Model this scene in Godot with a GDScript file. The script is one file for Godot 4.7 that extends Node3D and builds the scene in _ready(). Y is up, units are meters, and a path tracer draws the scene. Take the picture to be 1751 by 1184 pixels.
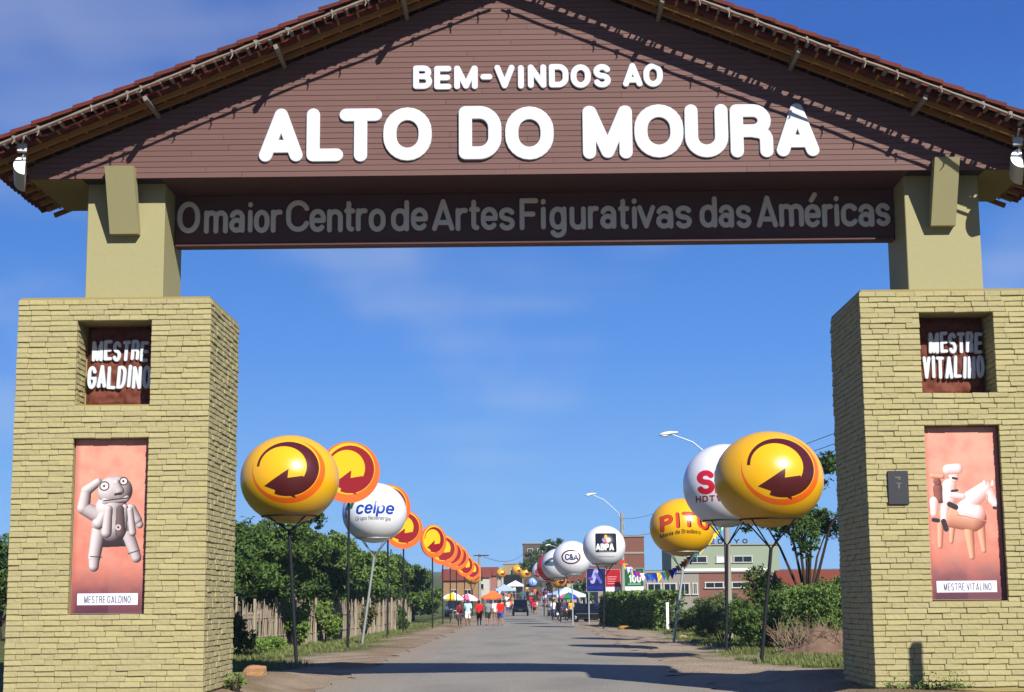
extends Node3D
# The welcome gate of a village road: brick pillars, gabled sign, advertising balloons along the street behind.

const GX := 0.09          # middle of the gate
const PZ := -27.5         # front plane of the brick pillars
const SUN := Vector3(-0.50, -0.78, -1.0)

var rng := RandomNumberGenerator.new()
var taken := {}
var M := {}

# ------------------------------------------------------------------ mesh builder
class B:
	var v := PackedVector3Array()
	var n := PackedVector3Array()
	var c := PackedColorArray()
	var t := PackedVector2Array()
	var col := Color(1, 1, 1)
	var xf := Transform3D()
	var uvs := false
	func tri(a: Vector3, b: Vector3, d: Vector3) -> void:
		a = xf * a; b = xf * b; d = xf * d
		var g := (b - a).cross(d - a).normalized()
		v.push_back(a); v.push_back(d); v.push_back(b)
		n.push_back(g); n.push_back(g); n.push_back(g)
		c.push_back(col); c.push_back(col); c.push_back(col)
	func trin(a: Vector3, b: Vector3, d: Vector3, na: Vector3, nb: Vector3, nd: Vector3) -> void:
		v.push_back(xf * a); v.push_back(xf * d); v.push_back(xf * b)
		n.push_back((xf.basis * na).normalized()); n.push_back((xf.basis * nd).normalized()); n.push_back((xf.basis * nb).normalized())
		c.push_back(col); c.push_back(col); c.push_back(col)
	func quad(a: Vector3, b: Vector3, d: Vector3, e: Vector3) -> void:
		tri(a, b, d); tri(a, d, e)
	func quadn(a: Vector3, b: Vector3, d: Vector3, e: Vector3, na: Vector3, nb: Vector3, nd: Vector3, ne: Vector3) -> void:
		trin(a, b, d, na, nb, nd); trin(a, d, e, na, nd, ne)
	func box(p: Vector3, s: Vector3) -> void:
		var h := s * 0.5
		var q: Array[Vector3] = []
		for i in 8:
			q.push_back(p + Vector3(h.x if i & 1 else -h.x, h.y if i & 2 else -h.y, h.z if i & 4 else -h.z))
		quad(q[4], q[5], q[7], q[6]); quad(q[1], q[0], q[2], q[3])
		quad(q[5], q[1], q[3], q[7]); quad(q[0], q[4], q[6], q[2])
		quad(q[6], q[7], q[3], q[2]); quad(q[0], q[1], q[5], q[4])
	func face(a: Vector3, b: Vector3, d: Vector3, out: Vector3) -> void:
		if (b - a).cross(d - a).dot(out) >= 0.0: tri(a, b, d)
		else: tri(a, d, b)
	func bev(p: Vector3, s: Vector3, w: float, jig := 0.0, r: RandomNumberGenerator = null) -> void:
		var h := s * 0.5
		var X: Array[Vector3] = []
		var Y: Array[Vector3] = []
		var Z: Array[Vector3] = []
		for i in 8:
			var k := Vector3(1.0 if i & 1 else -1.0, 1.0 if i & 2 else -1.0, 1.0 if i & 4 else -1.0)
			var o := p
			if jig > 0.0: o += Vector3(r.randf_range(-jig, jig), r.randf_range(-jig, jig), r.randf_range(-jig, jig))
			X.push_back(o + Vector3(k.x * h.x, k.y * (h.y - w), k.z * (h.z - w)))
			Y.push_back(o + Vector3(k.x * (h.x - w), k.y * h.y, k.z * (h.z - w)))
			Z.push_back(o + Vector3(k.x * (h.x - w), k.y * (h.y - w), k.z * h.z))
		for s4 in [[X, 1, 2, 4, Vector3.RIGHT], [Y, 2, 1, 4, Vector3.UP], [Z, 4, 1, 2, Vector3.BACK]]:
			var L: Array[Vector3] = s4[0]
			var bit: int = s4[1]; var u: int = s4[2]; var w2: int = s4[3]
			for k in 2:
				var o: Vector3 = s4[4] * (1.0 if k == 1 else -1.0)
				var b0: int = bit * k
				face(L[b0], L[b0 | u], L[b0 | u | w2], o); face(L[b0], L[b0 | u | w2], L[b0 | w2], o)
		for e in [[X, Y, 1, 2, 4], [Y, Z, 2, 4, 1], [X, Z, 1, 4, 2]]:
			var P: Array[Vector3] = e[0]
			var Q: Array[Vector3] = e[1]
			for k in 4:
				var b1: int = (e[2] if k & 1 else 0) | (e[3] if k & 2 else 0)
				var b2: int = b1 | int(e[4])
				var mid := (P[b1] + Q[b2]) * 0.5 - p
				var ax := Vector3(1 if e[4] == 1 else 0, 1 if e[4] == 2 else 0, 1 if e[4] == 4 else 0)
				mid -= ax * mid.dot(ax)
				face(P[b1], P[b2], Q[b2], mid); face(P[b1], Q[b2], Q[b1], mid)
		for i in 8: face(X[i], Y[i], Z[i], X[i] + Y[i] + Z[i] - p * 3.0)
	func tube(pts: Array, rad: Array, seg := 8, caps := true) -> void:
		var rings: Array = []
		var nrm: Array = []
		var side := Vector3.ZERO
		for i in pts.size():
			var p: Vector3 = pts[i]
			var d: Vector3 = (pts[mini(i + 1, pts.size() - 1)] - pts[maxi(i - 1, 0)]).normalized()
			if side == Vector3.ZERO:
				side = d.cross(Vector3.UP if absf(d.y) < 0.9 else Vector3.RIGHT).normalized()
			else:
				side = (side - d * side.dot(d)).normalized()
			var up := d.cross(side)
			var r: Array = []
			var m: Array = []
			for k in seg:
				var a := TAU * k / seg
				var o: Vector3 = side * cos(a) + up * sin(a)
				r.push_back(p + o * float(rad[i])); m.push_back(o)
			rings.push_back(r); nrm.push_back(m)
		for i in pts.size() - 1:
			for k in seg:
				var j := (k + 1) % seg
				quadn(rings[i][k], rings[i][j], rings[i + 1][j], rings[i + 1][k], nrm[i][k], nrm[i][j], nrm[i + 1][j], nrm[i + 1][k])
		if caps:
			for k in seg:
				var j := (k + 1) % seg
				tri(pts[0], rings[0][j], rings[0][k]); tri(pts[-1], rings[-1][k], rings[-1][j])
	func ball(p: Vector3, r: Vector3, us := 16, vs := 10) -> void:
		for i in vs:
			for k in us:
				var q: Array = []
				for e in [[i, k], [i + 1, k], [i + 1, k + 1], [i, k + 1]]:
					var a: float = PI * e[0] / vs
					var b: float = TAU * e[1] / us
					q.push_back(Vector3(sin(a) * cos(b), cos(a), -sin(a) * sin(b)))
				quadn(p + q[0] * r, p + q[1] * r, p + q[2] * r, p + q[3] * r, (q[0] / r).normalized(), (q[1] / r).normalized(), (q[2] / r).normalized(), (q[3] / r).normalized())
	# a thick letter stroke with round ends, lying in x-y, front at z1
	func stroke(pts: Array, r: float, z0: float, z1: float, closed := false, bv := 0.012) -> void:
		var P: Array[Vector2] = []
		for p in pts:
			if P.is_empty() or P[-1].distance_to(p) > 0.0005: P.push_back(p)
		if closed and P[0].distance_to(P[-1]) < 0.0005: P.pop_back()
		var N := P.size()
		var prof := [[r, z0], [r, z1 - bv], [r - bv, z1]]
		var side: Array[Vector2] = []
		for i in N:
			var a := P[(i - 1 + N) % N] if closed or i > 0 else P[i]
			var b := P[(i + 1) % N] if closed or i < N - 1 else P[i]
			var d1 := (P[i] - a).normalized() if a != P[i] else (b - P[i]).normalized()
			var d2 := (b - P[i]).normalized() if b != P[i] else d1
			var d := (d1 + d2).normalized()
			var m := Vector2(-d.y, d.x)
			side.push_back(m / maxf(0.5, m.dot(Vector2(-d2.y, d2.x))))
		var V := func(q: Vector2, z: float) -> Vector3: return Vector3(q.x, q.y, z)
		for i in (N if closed else N - 1):
			var j := (i + 1) % N
			quad(V.call(P[i] - side[i] * (r - bv), z1), V.call(P[j] - side[j] * (r - bv), z1), V.call(P[j] + side[j] * (r - bv), z1), V.call(P[i] + side[i] * (r - bv), z1))
			for k in 2:
				var r0: float = prof[k][0]; var y0: float = prof[k][1]; var r1: float = prof[k + 1][0]; var y1: float = prof[k + 1][1]
				quad(V.call(P[j] + side[j] * r0, y0), V.call(P[i] + side[i] * r0, y0), V.call(P[i] + side[i] * r1, y1), V.call(P[j] + side[j] * r1, y1))
				quad(V.call(P[i] - side[i] * r0, y0), V.call(P[j] - side[j] * r0, y0), V.call(P[j] - side[j] * r1, y1), V.call(P[i] - side[i] * r1, y1))
		if not closed:
			for e in 2:
				var p := P[0] if e == 0 else P[N - 1]
				var d := (P[0] - P[1]).normalized() if e == 0 else (P[N - 1] - P[N - 2]).normalized()
				var a0 := d.angle() - PI / 2
				for k in 10:
					var u := Vector2.from_angle(a0 + PI * k / 10.0)
					var w := Vector2.from_angle(a0 + PI * (k + 1) / 10.0)
					tri(V.call(p, z1), V.call(p + u * (r - bv), z1), V.call(p + w * (r - bv), z1))
					for m in 2:
						var r0: float = prof[m][0]; var y0: float = prof[m][1]; var r1: float = prof[m + 1][0]; var y1: float = prof[m + 1][1]
						quad(V.call(p + u * r0, y0), V.call(p + w * r0, y0), V.call(p + w * r1, y1), V.call(p + u * r1, y1))
	func mesh() -> ArrayMesh:
		var a := []
		a.resize(Mesh.ARRAY_MAX)
		a[Mesh.ARRAY_VERTEX] = v
		a[Mesh.ARRAY_NORMAL] = n
		a[Mesh.ARRAY_COLOR] = c
		if uvs: a[Mesh.ARRAY_TEX_UV] = t
		var m := ArrayMesh.new()
		m.add_surface_from_arrays(Mesh.PRIMITIVE_TRIANGLES, a)
		return m
	func put(other: B, x: Transform3D, k: Color) -> void:
		for i in other.v.size():
			v.push_back(x * other.v[i]); n.push_back((x.basis * other.n[i]).normalized()); c.push_back(k)

# ------------------------------------------------------------------ nodes
func numbered(called: String) -> String:
	var k: int = taken.get(called, 0)
	taken[called] = k + 1
	return called if k == 0 else "%s_%03d" % [called, k]

func tag(o: Node, label: String, category: String, group := "", kind := "") -> void:
	if label: o.set_meta("label", label)
	if category: o.set_meta("category", category)
	if group: o.set_meta("group", group)
	if kind: o.set_meta("kind", kind)

func thing(called: String, label: String, category: String, at := Vector3.ZERO, turn := 0.0, group := "") -> Node3D:
	var o := Node3D.new()
	o.name = numbered(called)
	add_child(o)
	o.position = at; o.rotation.y = turn
	tag(o, label, category, group)
	return o

func part(called: String, m: Mesh, mat: Material, parent: Node, at := Vector3.ZERO) -> MeshInstance3D:
	var o := MeshInstance3D.new()
	o.name = numbered(called) if parent == self else called
	o.mesh = m
	o.material_override = mat
	o.position = at
	o.cast_shadow = GeometryInstance3D.SHADOW_CASTING_SETTING_ON
	parent.add_child(o, true)
	return o

func structure(called: String, m: Mesh, mat: Material) -> MeshInstance3D:
	var o := part(called, m, mat, self)
	o.set_meta("kind", "structure")
	return o

# ------------------------------------------------------------------ materials
func lin(r: float, g: float, b: float) -> Color:      # real-world linear base colour -> sRGB
	return Color(r, g, b).linear_to_srgb()

func grain(seed_: int, size: int, layers: Array, lo: Color, hi: Color, speck := 0.0) -> ImageTexture:
	# layers: [frequency, octaves, weight]; maps summed noise to a ramp lo..hi
	var acc := PackedFloat32Array()
	acc.resize(size * size)
	var total := 0.0
	var k := 0
	for l in layers:
		var f := FastNoiseLite.new()
		f.seed = seed_ + k * 31
		f.noise_type = FastNoiseLite.TYPE_SIMPLEX_SMOOTH
		f.frequency = l[0] / size
		f.fractal_octaves = l[1]
		var im := f.get_seamless_image(size, size)
		var d := im.get_data()
		for i in size * size: acc[i] += d[i] / 255.0 * l[2]
		total += l[2]; k += 1
	var r := RandomNumberGenerator.new()
	r.seed = seed_
	var out := PackedByteArray()
	out.resize(size * size * 3)
	for i in size * size:
		var s := clampf((acc[i] / total - 0.5) * 1.6 + 0.5 + (r.randf() - 0.5) * speck, 0.0, 1.0)
		out[i * 3] = int(lerpf(lo.r, hi.r, s) * 255.0); out[i * 3 + 1] = int(lerpf(lo.g, hi.g, s) * 255.0); out[i * 3 + 2] = int(lerpf(lo.b, hi.b, s) * 255.0)
	return ImageTexture.create_from_image(Image.create_from_data(size, size, false, Image.FORMAT_RGB8, out))

func bumps(seed_: int, size: int, freq: float, octaves: int, strength: float) -> ImageTexture:
	var f := FastNoiseLite.new()
	f.seed = seed_; f.frequency = freq / size; f.fractal_octaves = octaves
	var im := f.get_seamless_image(size, size)
	im.convert(Image.FORMAT_RGBA8)
	im.bump_map_to_normal_map(strength)
	return ImageTexture.create_from_image(im)

func mat(col: Color, rough := 0.8, o := {}) -> StandardMaterial3D:
	var m := StandardMaterial3D.new()
	m.albedo_color = col
	m.roughness = rough
	m.metallic = o.get("metal", 0.0)
	m.metallic_specular = o.get("spec", 0.4)
	if o.has("tex"):
		m.albedo_texture = o.tex
		if not o.get("uv", false):
			m.uv1_triplanar = true
			m.uv1_world_triplanar = o.get("world", true)
			var s = o.get("scale", 1.0)
			m.uv1_scale = s if s is Vector3 else Vector3(s, s, s)
	if o.has("bump"):
		m.normal_enabled = true
		m.normal_texture = o.bump
		m.normal_scale = o.get("bump_scale", 1.0)
		if not o.has("tex"):
			m.uv1_triplanar = true
			m.uv1_world_triplanar = true
			var s = o.get("scale", 1.0)
			m.uv1_scale = s if s is Vector3 else Vector3(s, s, s)
	if o.get("vc", false): m.vertex_color_use_as_albedo = true
	if o.has("coat"):
		m.clearcoat_enabled = true; m.clearcoat = o.coat; m.clearcoat_roughness = o.get("coat_rough", 0.15)
	if o.has("back"):
		m.backlight_enabled = true; m.backlight = o.back
	if o.get("two", false): m.cull_mode = BaseMaterial3D.CULL_DISABLED
	return m

func make_materials() -> void:
	var paint := grain(3, 512, [[6, 4, 1.0], [40, 3, 0.6]], Color(0.82, 0.78, 0.68), Color(1, 1, 1), 0.08)
	M.paint_bump = bumps(5, 256, 20, 4, 3.0)
	M.brick = mat(Color(0.71, 0.712, 0.60), 0.75, {"tex": paint, "scale": 0.45, "vc": true, "bump": M.paint_bump, "bump_scale": 0.3, "spec": 0.3})
	M.mortar = mat(Color(0.64, 0.61, 0.45), 0.9, {"tex": paint, "scale": 0.7})
	M.plaster = mat(Color(0.613, 0.603, 0.462), 0.75, {"tex": grain(8, 512, [[4, 4, 1.0], [30, 3, 0.3]], Color(0.88, 0.86, 0.82), Color(1, 1, 1), 0.05), "scale": 0.3, "bump": M.paint_bump, "bump_scale": 0.06})
	var wood := grain(12, 512, [[5, 5, 1.0], [60, 2, 0.5]], Color(0.80, 0.78, 0.78), Color(1, 1, 1), 0.10)
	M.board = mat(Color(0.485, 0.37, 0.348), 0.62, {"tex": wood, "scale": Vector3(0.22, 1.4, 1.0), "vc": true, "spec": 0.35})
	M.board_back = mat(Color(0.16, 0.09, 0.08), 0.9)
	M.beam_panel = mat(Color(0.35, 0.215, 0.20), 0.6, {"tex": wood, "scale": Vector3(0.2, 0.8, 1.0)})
	M.letter = mat(Color(0.79, 0.81, 0.83), 0.55, {"tex": grain(20, 256, [[5, 4, 1.0]], Color(0.90, 0.90, 0.91), Color(1, 1, 1), 0.06), "scale": 0.6})
	M.letter_dull = mat(Color(0.90, 0.87, 0.81), 0.7, {"tex": grain(21, 256, [[5, 4, 1.0]], Color(0.82, 0.82, 0.82), Color(1, 1, 1), 0.08), "scale": 0.8})
	M.tile = mat(Color(0.58, 0.26, 0.16), 0.85, {"tex": grain(30, 256, [[8, 4, 1.0], [50, 2, 0.6]], Color(0.55, 0.5, 0.48), Color(1, 1, 1), 0.15), "scale": 0.8, "vc": true})
	M.rafter = mat(Color(0.80, 0.62, 0.28), 0.7, {"tex": grain(33, 256, [[6, 4, 1.0], [50, 2, 0.7]], Color(0.65, 0.6, 0.55), Color(1, 1, 1), 0.1), "scale": 0.8})
	M.purlin = mat(Color(0.62, 0.60, 0.57), 0.8, {"tex": grain(34, 256, [[8, 4, 1.0]], Color(0.7, 0.68, 0.66), Color(1, 1, 1), 0.1), "scale": 1.5})
	M.conduit = mat(Color(0.72, 0.70, 0.66), 0.6, {"tex": grain(35, 256, [[20, 4, 1.0]], Color(0.6, 0.58, 0.55), Color(1, 1, 1), 0.1), "scale": 1.0})
	M.olive = mat(Color(0.42, 0.38, 0.20), 0.8)
	M.metal_grey = mat(Color(0.60, 0.61, 0.61), 0.5, {"metal": 0.3})
	M.dark_pole = mat(Color(0.055, 0.06, 0.075), 0.7, {"spec": 0.4})
	M.galv = mat(Color(0.62, 0.64, 0.66), 0.45, {"metal": 0.4})
	M.white = mat(Color(0.90, 0.90, 0.90), 0.5)
	M.black = mat(Color(0.05, 0.05, 0.055), 0.6)
	M.wire = mat(Color(0.08, 0.08, 0.09), 0.6)
	M.glass_dark = mat(Color(0.07, 0.08, 0.09), 0.08, {"spec": 0.6})
	M.tyre = mat(Color(0.07, 0.07, 0.07), 0.9)
	M.rim = mat(Color(0.62, 0.63, 0.65), 0.35, {"metal": 0.7})
	M.lamp_glass = mat(Color(0.90, 0.91, 0.92), 0.15)
	M.tail = mat(Color(0.55, 0.05, 0.05), 0.2)
	M.concrete = mat(Color(0.64, 0.63, 0.60), 0.85, {"tex": grain(40, 256, [[6, 4, 1.0]], Color(0.8, 0.79, 0.77), Color(1, 1, 1), 0.1), "scale": 0.6})
	M.bark = mat(Color(0.36, 0.30, 0.25), 0.95, {"tex": grain(41, 256, [[14, 4, 1.0]], Color(0.55, 0.52, 0.5), Color(1, 1, 1), 0.15), "scale": Vector3(1.5, 0.5, 1.5)})
	M.leaf = mat(Color(1, 1, 1), 0.6, {"vc": true, "two": true, "spec": 0.25, "back": Color(0.30, 0.36, 0.12)})
	M.dry = mat(Color(1, 1, 1), 0.9, {"vc": true, "two": true, "spec": 0.15})
	M.stake = mat(Color(0.76, 0.72, 0.66), 0.95, {"tex": grain(44, 256, [[10, 4, 1.0]], Color(0.74, 0.72, 0.69), Color(1, 1, 1), 0.15), "scale": Vector3(1.5, 0.6, 1.5), "vc": true})

# ------------------------------------------------------------------ stroke font
func ar(cx: float, cy: float, rx: float, ry: float, a0: float, a1: float, k := 10) -> Array:
	var o: Array = []
	for i in k + 1:
		var a := deg_to_rad(lerpf(a0, a1, float(i) / k))
		o.push_back(Vector2(cx + rx * cos(a), cy + ry * sin(a)))
	return o

func ln(a: Array) -> Array:
	var o: Array = []
	for i in range(0, a.size(), 2): o.push_back(Vector2(a[i], a[i + 1]))
	return o

func ring(w: float, h: float) -> Array:       # upright rounded loop
	var r := w * 0.5
	var ry := minf(h * 0.5, r * 1.15)
	return ar(r, h - ry, r, ry, 0, 180, 12) + ar(r, ry, r, ry, 180, 360, 12)

# [width, [[points, closed], ...]] with the centre lines in a box one unit high; x-height 0.68
func glyph(ch: String) -> Array:
	match ch:
		"A": return [0.78, [[ln([0, 0, 0.39, 1]), false], [ln([0.39, 1, 0.78, 0]), false], [ln([0.11, 0.22, 0.67, 0.22]), false]]]
		"B": return [0.64, [[ln([0, 0, 0, 1]), false], [ln([0, 1, 0.36, 1]) + ar(0.36, 0.77, 0.24, 0.23, 90, -90) + ln([0, 0.54]), false], [ln([0, 0.54, 0.38, 0.54]) + ar(0.38, 0.27, 0.26, 0.27, 90, -90) + ln([0, 0]), false]]]
		"C": return [0.68, [[ar(0.36, 0.62, 0.36, 0.38, 25, 180, 12) + ar(0.36, 0.38, 0.36, 0.38, 180, 335, 12), false]]]
		"D": return [0.72, [[ln([0, 0, 0, 1]), false], [ln([0, 1, 0.30, 1]) + ar(0.34, 0.62, 0.38, 0.38, 90, 0) + ar(0.34, 0.38, 0.38, 0.38, 0, -90) + ln([0, 0]), false]]]
		"E": return [0.56, [[ln([0, 0, 0, 1]), false], [ln([0, 1, 0.56, 1]), false], [ln([0, 0.5, 0.50, 0.5]), false], [ln([0, 0, 0.56, 0]), false]]]
		"F": return [0.58, [[ln([0, 0, 0, 1]), false], [ln([0, 1, 0.58, 1]), false], [ln([0, 0.5, 0.46, 0.5]), false]]]
		"G": return [0.72, [[ar(0.36, 0.62, 0.36, 0.38, 25, 180, 12) + ar(0.36, 0.38, 0.36, 0.38, 180, 350, 12) + ln([0.72, 0.45, 0.42, 0.45]), false]]]
		"H": return [0.66, [[ln([0, 0, 0, 1]), false], [ln([0.66, 0, 0.66, 1]), false], [ln([0, 0.5, 0.66, 0.5]), false]]]
		"I": return [0.0, [[ln([0, 0, 0, 1]), false]]]
		"K": return [0.66, [[ln([0, 0, 0, 1]), false], [ln([0.66, 1, 0.02, 0.42]), false], [ln([0.2, 0.6, 0.66, 0]), false]]]
		"L": return [0.54, [[ln([0, 1, 0, 0]), false], [ln([0, 0, 0.54, 0]), false]]]
		"M": return [0.84, [[ln([0, 0, 0, 1]), false], [ln([0.02, 1, 0.42, 0.02]), false], [ln([0.42, 0.02, 0.82, 1]), false], [ln([0.84, 1, 0.84, 0]), false]]]
		"N": return [0.68, [[ln([0, 0, 0, 1]), false], [ln([0, 1, 0.68, 0]), false], [ln([0.68, 0, 0.68, 1]), false]]]
		"O": return [0.76, [[ring(0.76, 1.0), true]]]
		"P": return [0.62, [[ln([0, 0, 0, 1]), false], [ln([0, 1, 0.36, 1]) + ar(0.36, 0.74, 0.26, 0.26, 90, -90) + ln([0, 0.48]), false]]]
		"R": return [0.68, [[ln([0, 0, 0, 1]), false], [ln([0, 1, 0.38, 1]) + ar(0.38, 0.75, 0.26, 0.25, 90, -90) + ln([0, 0.5]), false], [ln([0.34, 0.5]) + ar(0.44, 0.28, 0.24, 0.2, 90, 0, 6) + ln([0.68, 0]), false]]]
		"S": return [0.60, [[ar(0.30, 0.75, 0.30, 0.25, 25, 270, 12) + ar(0.30, 0.25, 0.30, 0.25, 90, -155, 12), false]]]
		"T": return [0.74, [[ln([0, 1, 0.74, 1]), false], [ln([0.37, 1, 0.37, 0]), false]]]
		"U": return [0.70, [[ln([0, 1]) + ar(0.35, 0.35, 0.35, 0.35, 180, 360, 14) + ln([0.70, 1]), false]]]
		"V": return [0.74, [[ln([0, 1, 0.37, 0]), false], [ln([0.37, 0, 0.74, 1]), false]]]
		"Y": return [0.70, [[ln([0, 1, 0.35, 0.45]), false], [ln([0.7, 1, 0.35, 0.45]), false], [ln([0.35, 0.45, 0.35, 0]), false]]]
		"-": return [0.36, [[ln([0, 0.48, 0.36, 0.48]), false]]]
		"&": return [0.66, [[ln([0.66, 0, 0.12, 0.72]) + ar(0.28, 0.82, 0.18, 0.18, 200, -30) + ln([0.1, 0.4]) + ar(0.26, 0.22, 0.24, 0.22, 140, 300) + ln([0.62, 0.5]), false]]]
		"1": return [0.2, [[ln([0, 0.8, 0.2, 1, 0.2, 0]), false]]]
		"0": return [0.6, [[ring(0.6, 1.0), true]]]
		"a": return [0.46, [[ar(0.23, 0.47, 0.22, 0.21, 160, 0, 10) + ln([0.45, 0.0]), false], [ar(0.21, 0.19, 0.21, 0.19, 40, 400, 16), true]]]
		"c": return [0.46, [[ar(0.25, 0.44, 0.25, 0.24, 35, 180) + ar(0.25, 0.24, 0.25, 0.24, 180, 325), false]]]
		"d": return [0.50, [[ln([0.5, 0, 0.5, 0.98]), false], [ring(0.48, 0.68), true]]]
		"e": return [0.50, [[ln([0.5, 0.34]) + ar(0.25, 0.43, 0.25, 0.25, 10, 180) + ar(0.25, 0.25, 0.25, 0.25, 180, 320), false], [ln([0.02, 0.34, 0.5, 0.34]), false]]]
		"g": return [0.50, [[ring(0.48, 0.68), true], [ln([0.5, 0.68, 0.5, -0.05]) + ar(0.25, -0.08, 0.25, 0.22, 0, -150, 10), false]]]
		"i": return [0.0, [[ln([0, 0, 0, 0.66]), false], [ln([0, 0.93, 0, 0.95]), false]]]
		"l": return [0.0, [[ln([0, 0, 0, 1]), false]]]
		"m": return [0.78, [[ln([0, 0, 0, 0.68]), false], [ln([0, 0.46]) + ar(0.195, 0.48, 0.195, 0.2, 180, 0) + ln([0.39, 0]), false], [ln([0.39, 0.46]) + ar(0.585, 0.48, 0.195, 0.2, 180, 0) + ln([0.78, 0]), false]]]
		"n": return [0.46, [[ln([0, 0, 0, 0.68]), false], [ln([0, 0.44]) + ar(0.23, 0.46, 0.23, 0.22, 180, 0) + ln([0.46, 0]), false]]]
		"o": return [0.50, [[ring(0.50, 0.68), true]]]
		"p": return [0.50, [[ln([0, -0.28, 0, 0.68]), false], [ring(0.50, 0.68), true]]]
		"r": return [0.30, [[ln([0, 0, 0, 0.68]), false], [ln([0, 0.42]) + ar(0.22, 0.44, 0.22, 0.24, 180, 75), false]]]
		"s": return [0.42, [[ar(0.21, 0.51, 0.21, 0.17, 25, 270, 10) + ar(0.21, 0.17, 0.21, 0.17, 90, -155, 10), false]]]
		"t": return [0.28, [[ln([0.1, 0.95, 0.1, 0.12]) + ar(0.22, 0.12, 0.12, 0.12, 180, 280, 5), false], [ln([0, 0.68, 0.28, 0.68]), false]]]
		"u": return [0.48, [[ln([0, 0.68]) + ar(0.24, 0.22, 0.24, 0.22, 180, 360) + ln([0.48, 0.68]), false], [ln([0.48, 0.68, 0.48, 0]), false]]]
		"v": return [0.52, [[ln([0, 0.68, 0.26, 0]), false], [ln([0.26, 0, 0.52, 0.68]), false]]]
		"é": return [0.50, [[ln([0.5, 0.34]) + ar(0.25, 0.43, 0.25, 0.25, 10, 180) + ar(0.25, 0.25, 0.25, 0.25, 180, 320), false], [ln([0.02, 0.34, 0.5, 0.34]), false], [ln([0.22, 0.92, 0.36, 1.12]), false]]]
		"Ú": return [0.70, [[ln([0, 1]) + ar(0.35, 0.35, 0.35, 0.35, 180, 360, 14) + ln([0.70, 1]), false], [ln([0.3, 1.22, 0.46, 1.36]), false]]]
	return [0.3, []]

# one letter as a mesh whose outline fills x 0..w (from its stroke edges) on the baseline
func letter_mesh(ch: String, w: float, h: float, r: float, depth: float, lean := 0.0, seed_ := 0) -> ArrayMesh:
	var g := glyph(ch)
	var b := B.new()
	var sx: float = (w - 2.0 * r) / g[0] if g[0] > 0.01 else 0.0
	var sy := h - 2.0 * r
	var k := 0
	for s in g[1]:
		var pts: Array = []
		for p in s[0]:
			var q := Vector2(r + p.x * sx if g[0] > 0.01 else w * 0.5, r + p.y * sy)
			q.x += q.y * lean
			if seed_ > 0: q += Vector2(sin(q.y * 9.0 + seed_), cos(q.x * 11.0 + seed_ * 2.3)) * r * 0.16
			pts.push_back(q)
		b.stroke(pts, r, 0.0, depth - k * 0.0012, s[1], minf(0.010, r * 0.2))
		k += 1
	return b.mesh()

# ------------------------------------------------------------------ ground heights
func sstep(a: float, b: float, x: float) -> float:
	return smoothstep(a, b, x)

func gy(x: float, z: float) -> float:
	var y := 0.0
	var near := sstep(-42.0, -36.0, z)
	y += 0.22 * sstep(4.7, 5.6, absf(x - GX)) * near
	var far := maxf(0.0, -z - 190.0)
	y += 0.021 * far * sstep(0.0, 60.0, far)
	y += 0.35 * sstep(11.0, 16.0, absf(x)) * (1.0 - near)
	return y

# ------------------------------------------------------------------ sky
func make_sky() -> Sky:
	var w := 1536
	var h := 768
	var im := Image.create(w, h, false, Image.FORMAT_RGBF)
	var f := FastNoiseLite.new()
	f.seed = 1206; f.frequency = 1.0; f.fractal_octaves = 5; f.noise_type = FastNoiseLite.TYPE_SIMPLEX_SMOOTH
	var stops := [[0.0, Color(0.255, 0.49, 0.82)], [3.0, Color(0.199, 0.427, 0.807)], [8.8, Color(0.1025, 0.281, 0.731)], [14.0, Color(0.065, 0.205, 0.60)], [19.4, Color(0.043, 0.136, 0.48)], [32.0, Color(0.036, 0.115, 0.41)], [90.0, Color(0.028, 0.085, 0.32)]]
	for y in h:
		var el := 90.0 - 180.0 * (y + 0.5) / h
		if el < -3.0:
			im.fill_rect(Rect2i(0, y, w, h - y), Color(0.16, 0.15, 0.13))
			break
		var e := maxf(el, 0.0)
		var base: Color = stops[-1][1]
		for k in stops.size() - 1:
			if e <= stops[k + 1][0]:
				base = stops[k][1].lerp(stops[k + 1][1], (e - stops[k][0]) / (stops[k + 1][0] - stops[k][0]))
				break
		for x in w:
			var az := TAU * (x + 0.5) / w
			var d := Vector3(sin(az), 0, -cos(az))
			var t := tan(deg_to_rad(maxf(e, 3.0)))
			var p := d / (t + 0.12)       # the cloud layer is a flat sheet overhead
			var wide := f.get_noise_3d(p.x * 1.1, p.z * 0.35, 4.0)
			var fine := f.get_noise_3d(p.x * 1.2, p.z * 3.0, 9.0)
			var c := smoothstep(-0.15, 0.60, wide + fine * 0.35) * 0.27 * (0.35 + 0.65 * smoothstep(3.0, 10.0, e))
			im.set_pixel(x, y, base.lerp(Color(0.60, 0.64, 0.70), c))
	var m := PanoramaSkyMaterial.new()
	m.panorama = ImageTexture.create_from_image(im)
	var s := Sky.new()
	s.sky_material = m
	return s

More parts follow.
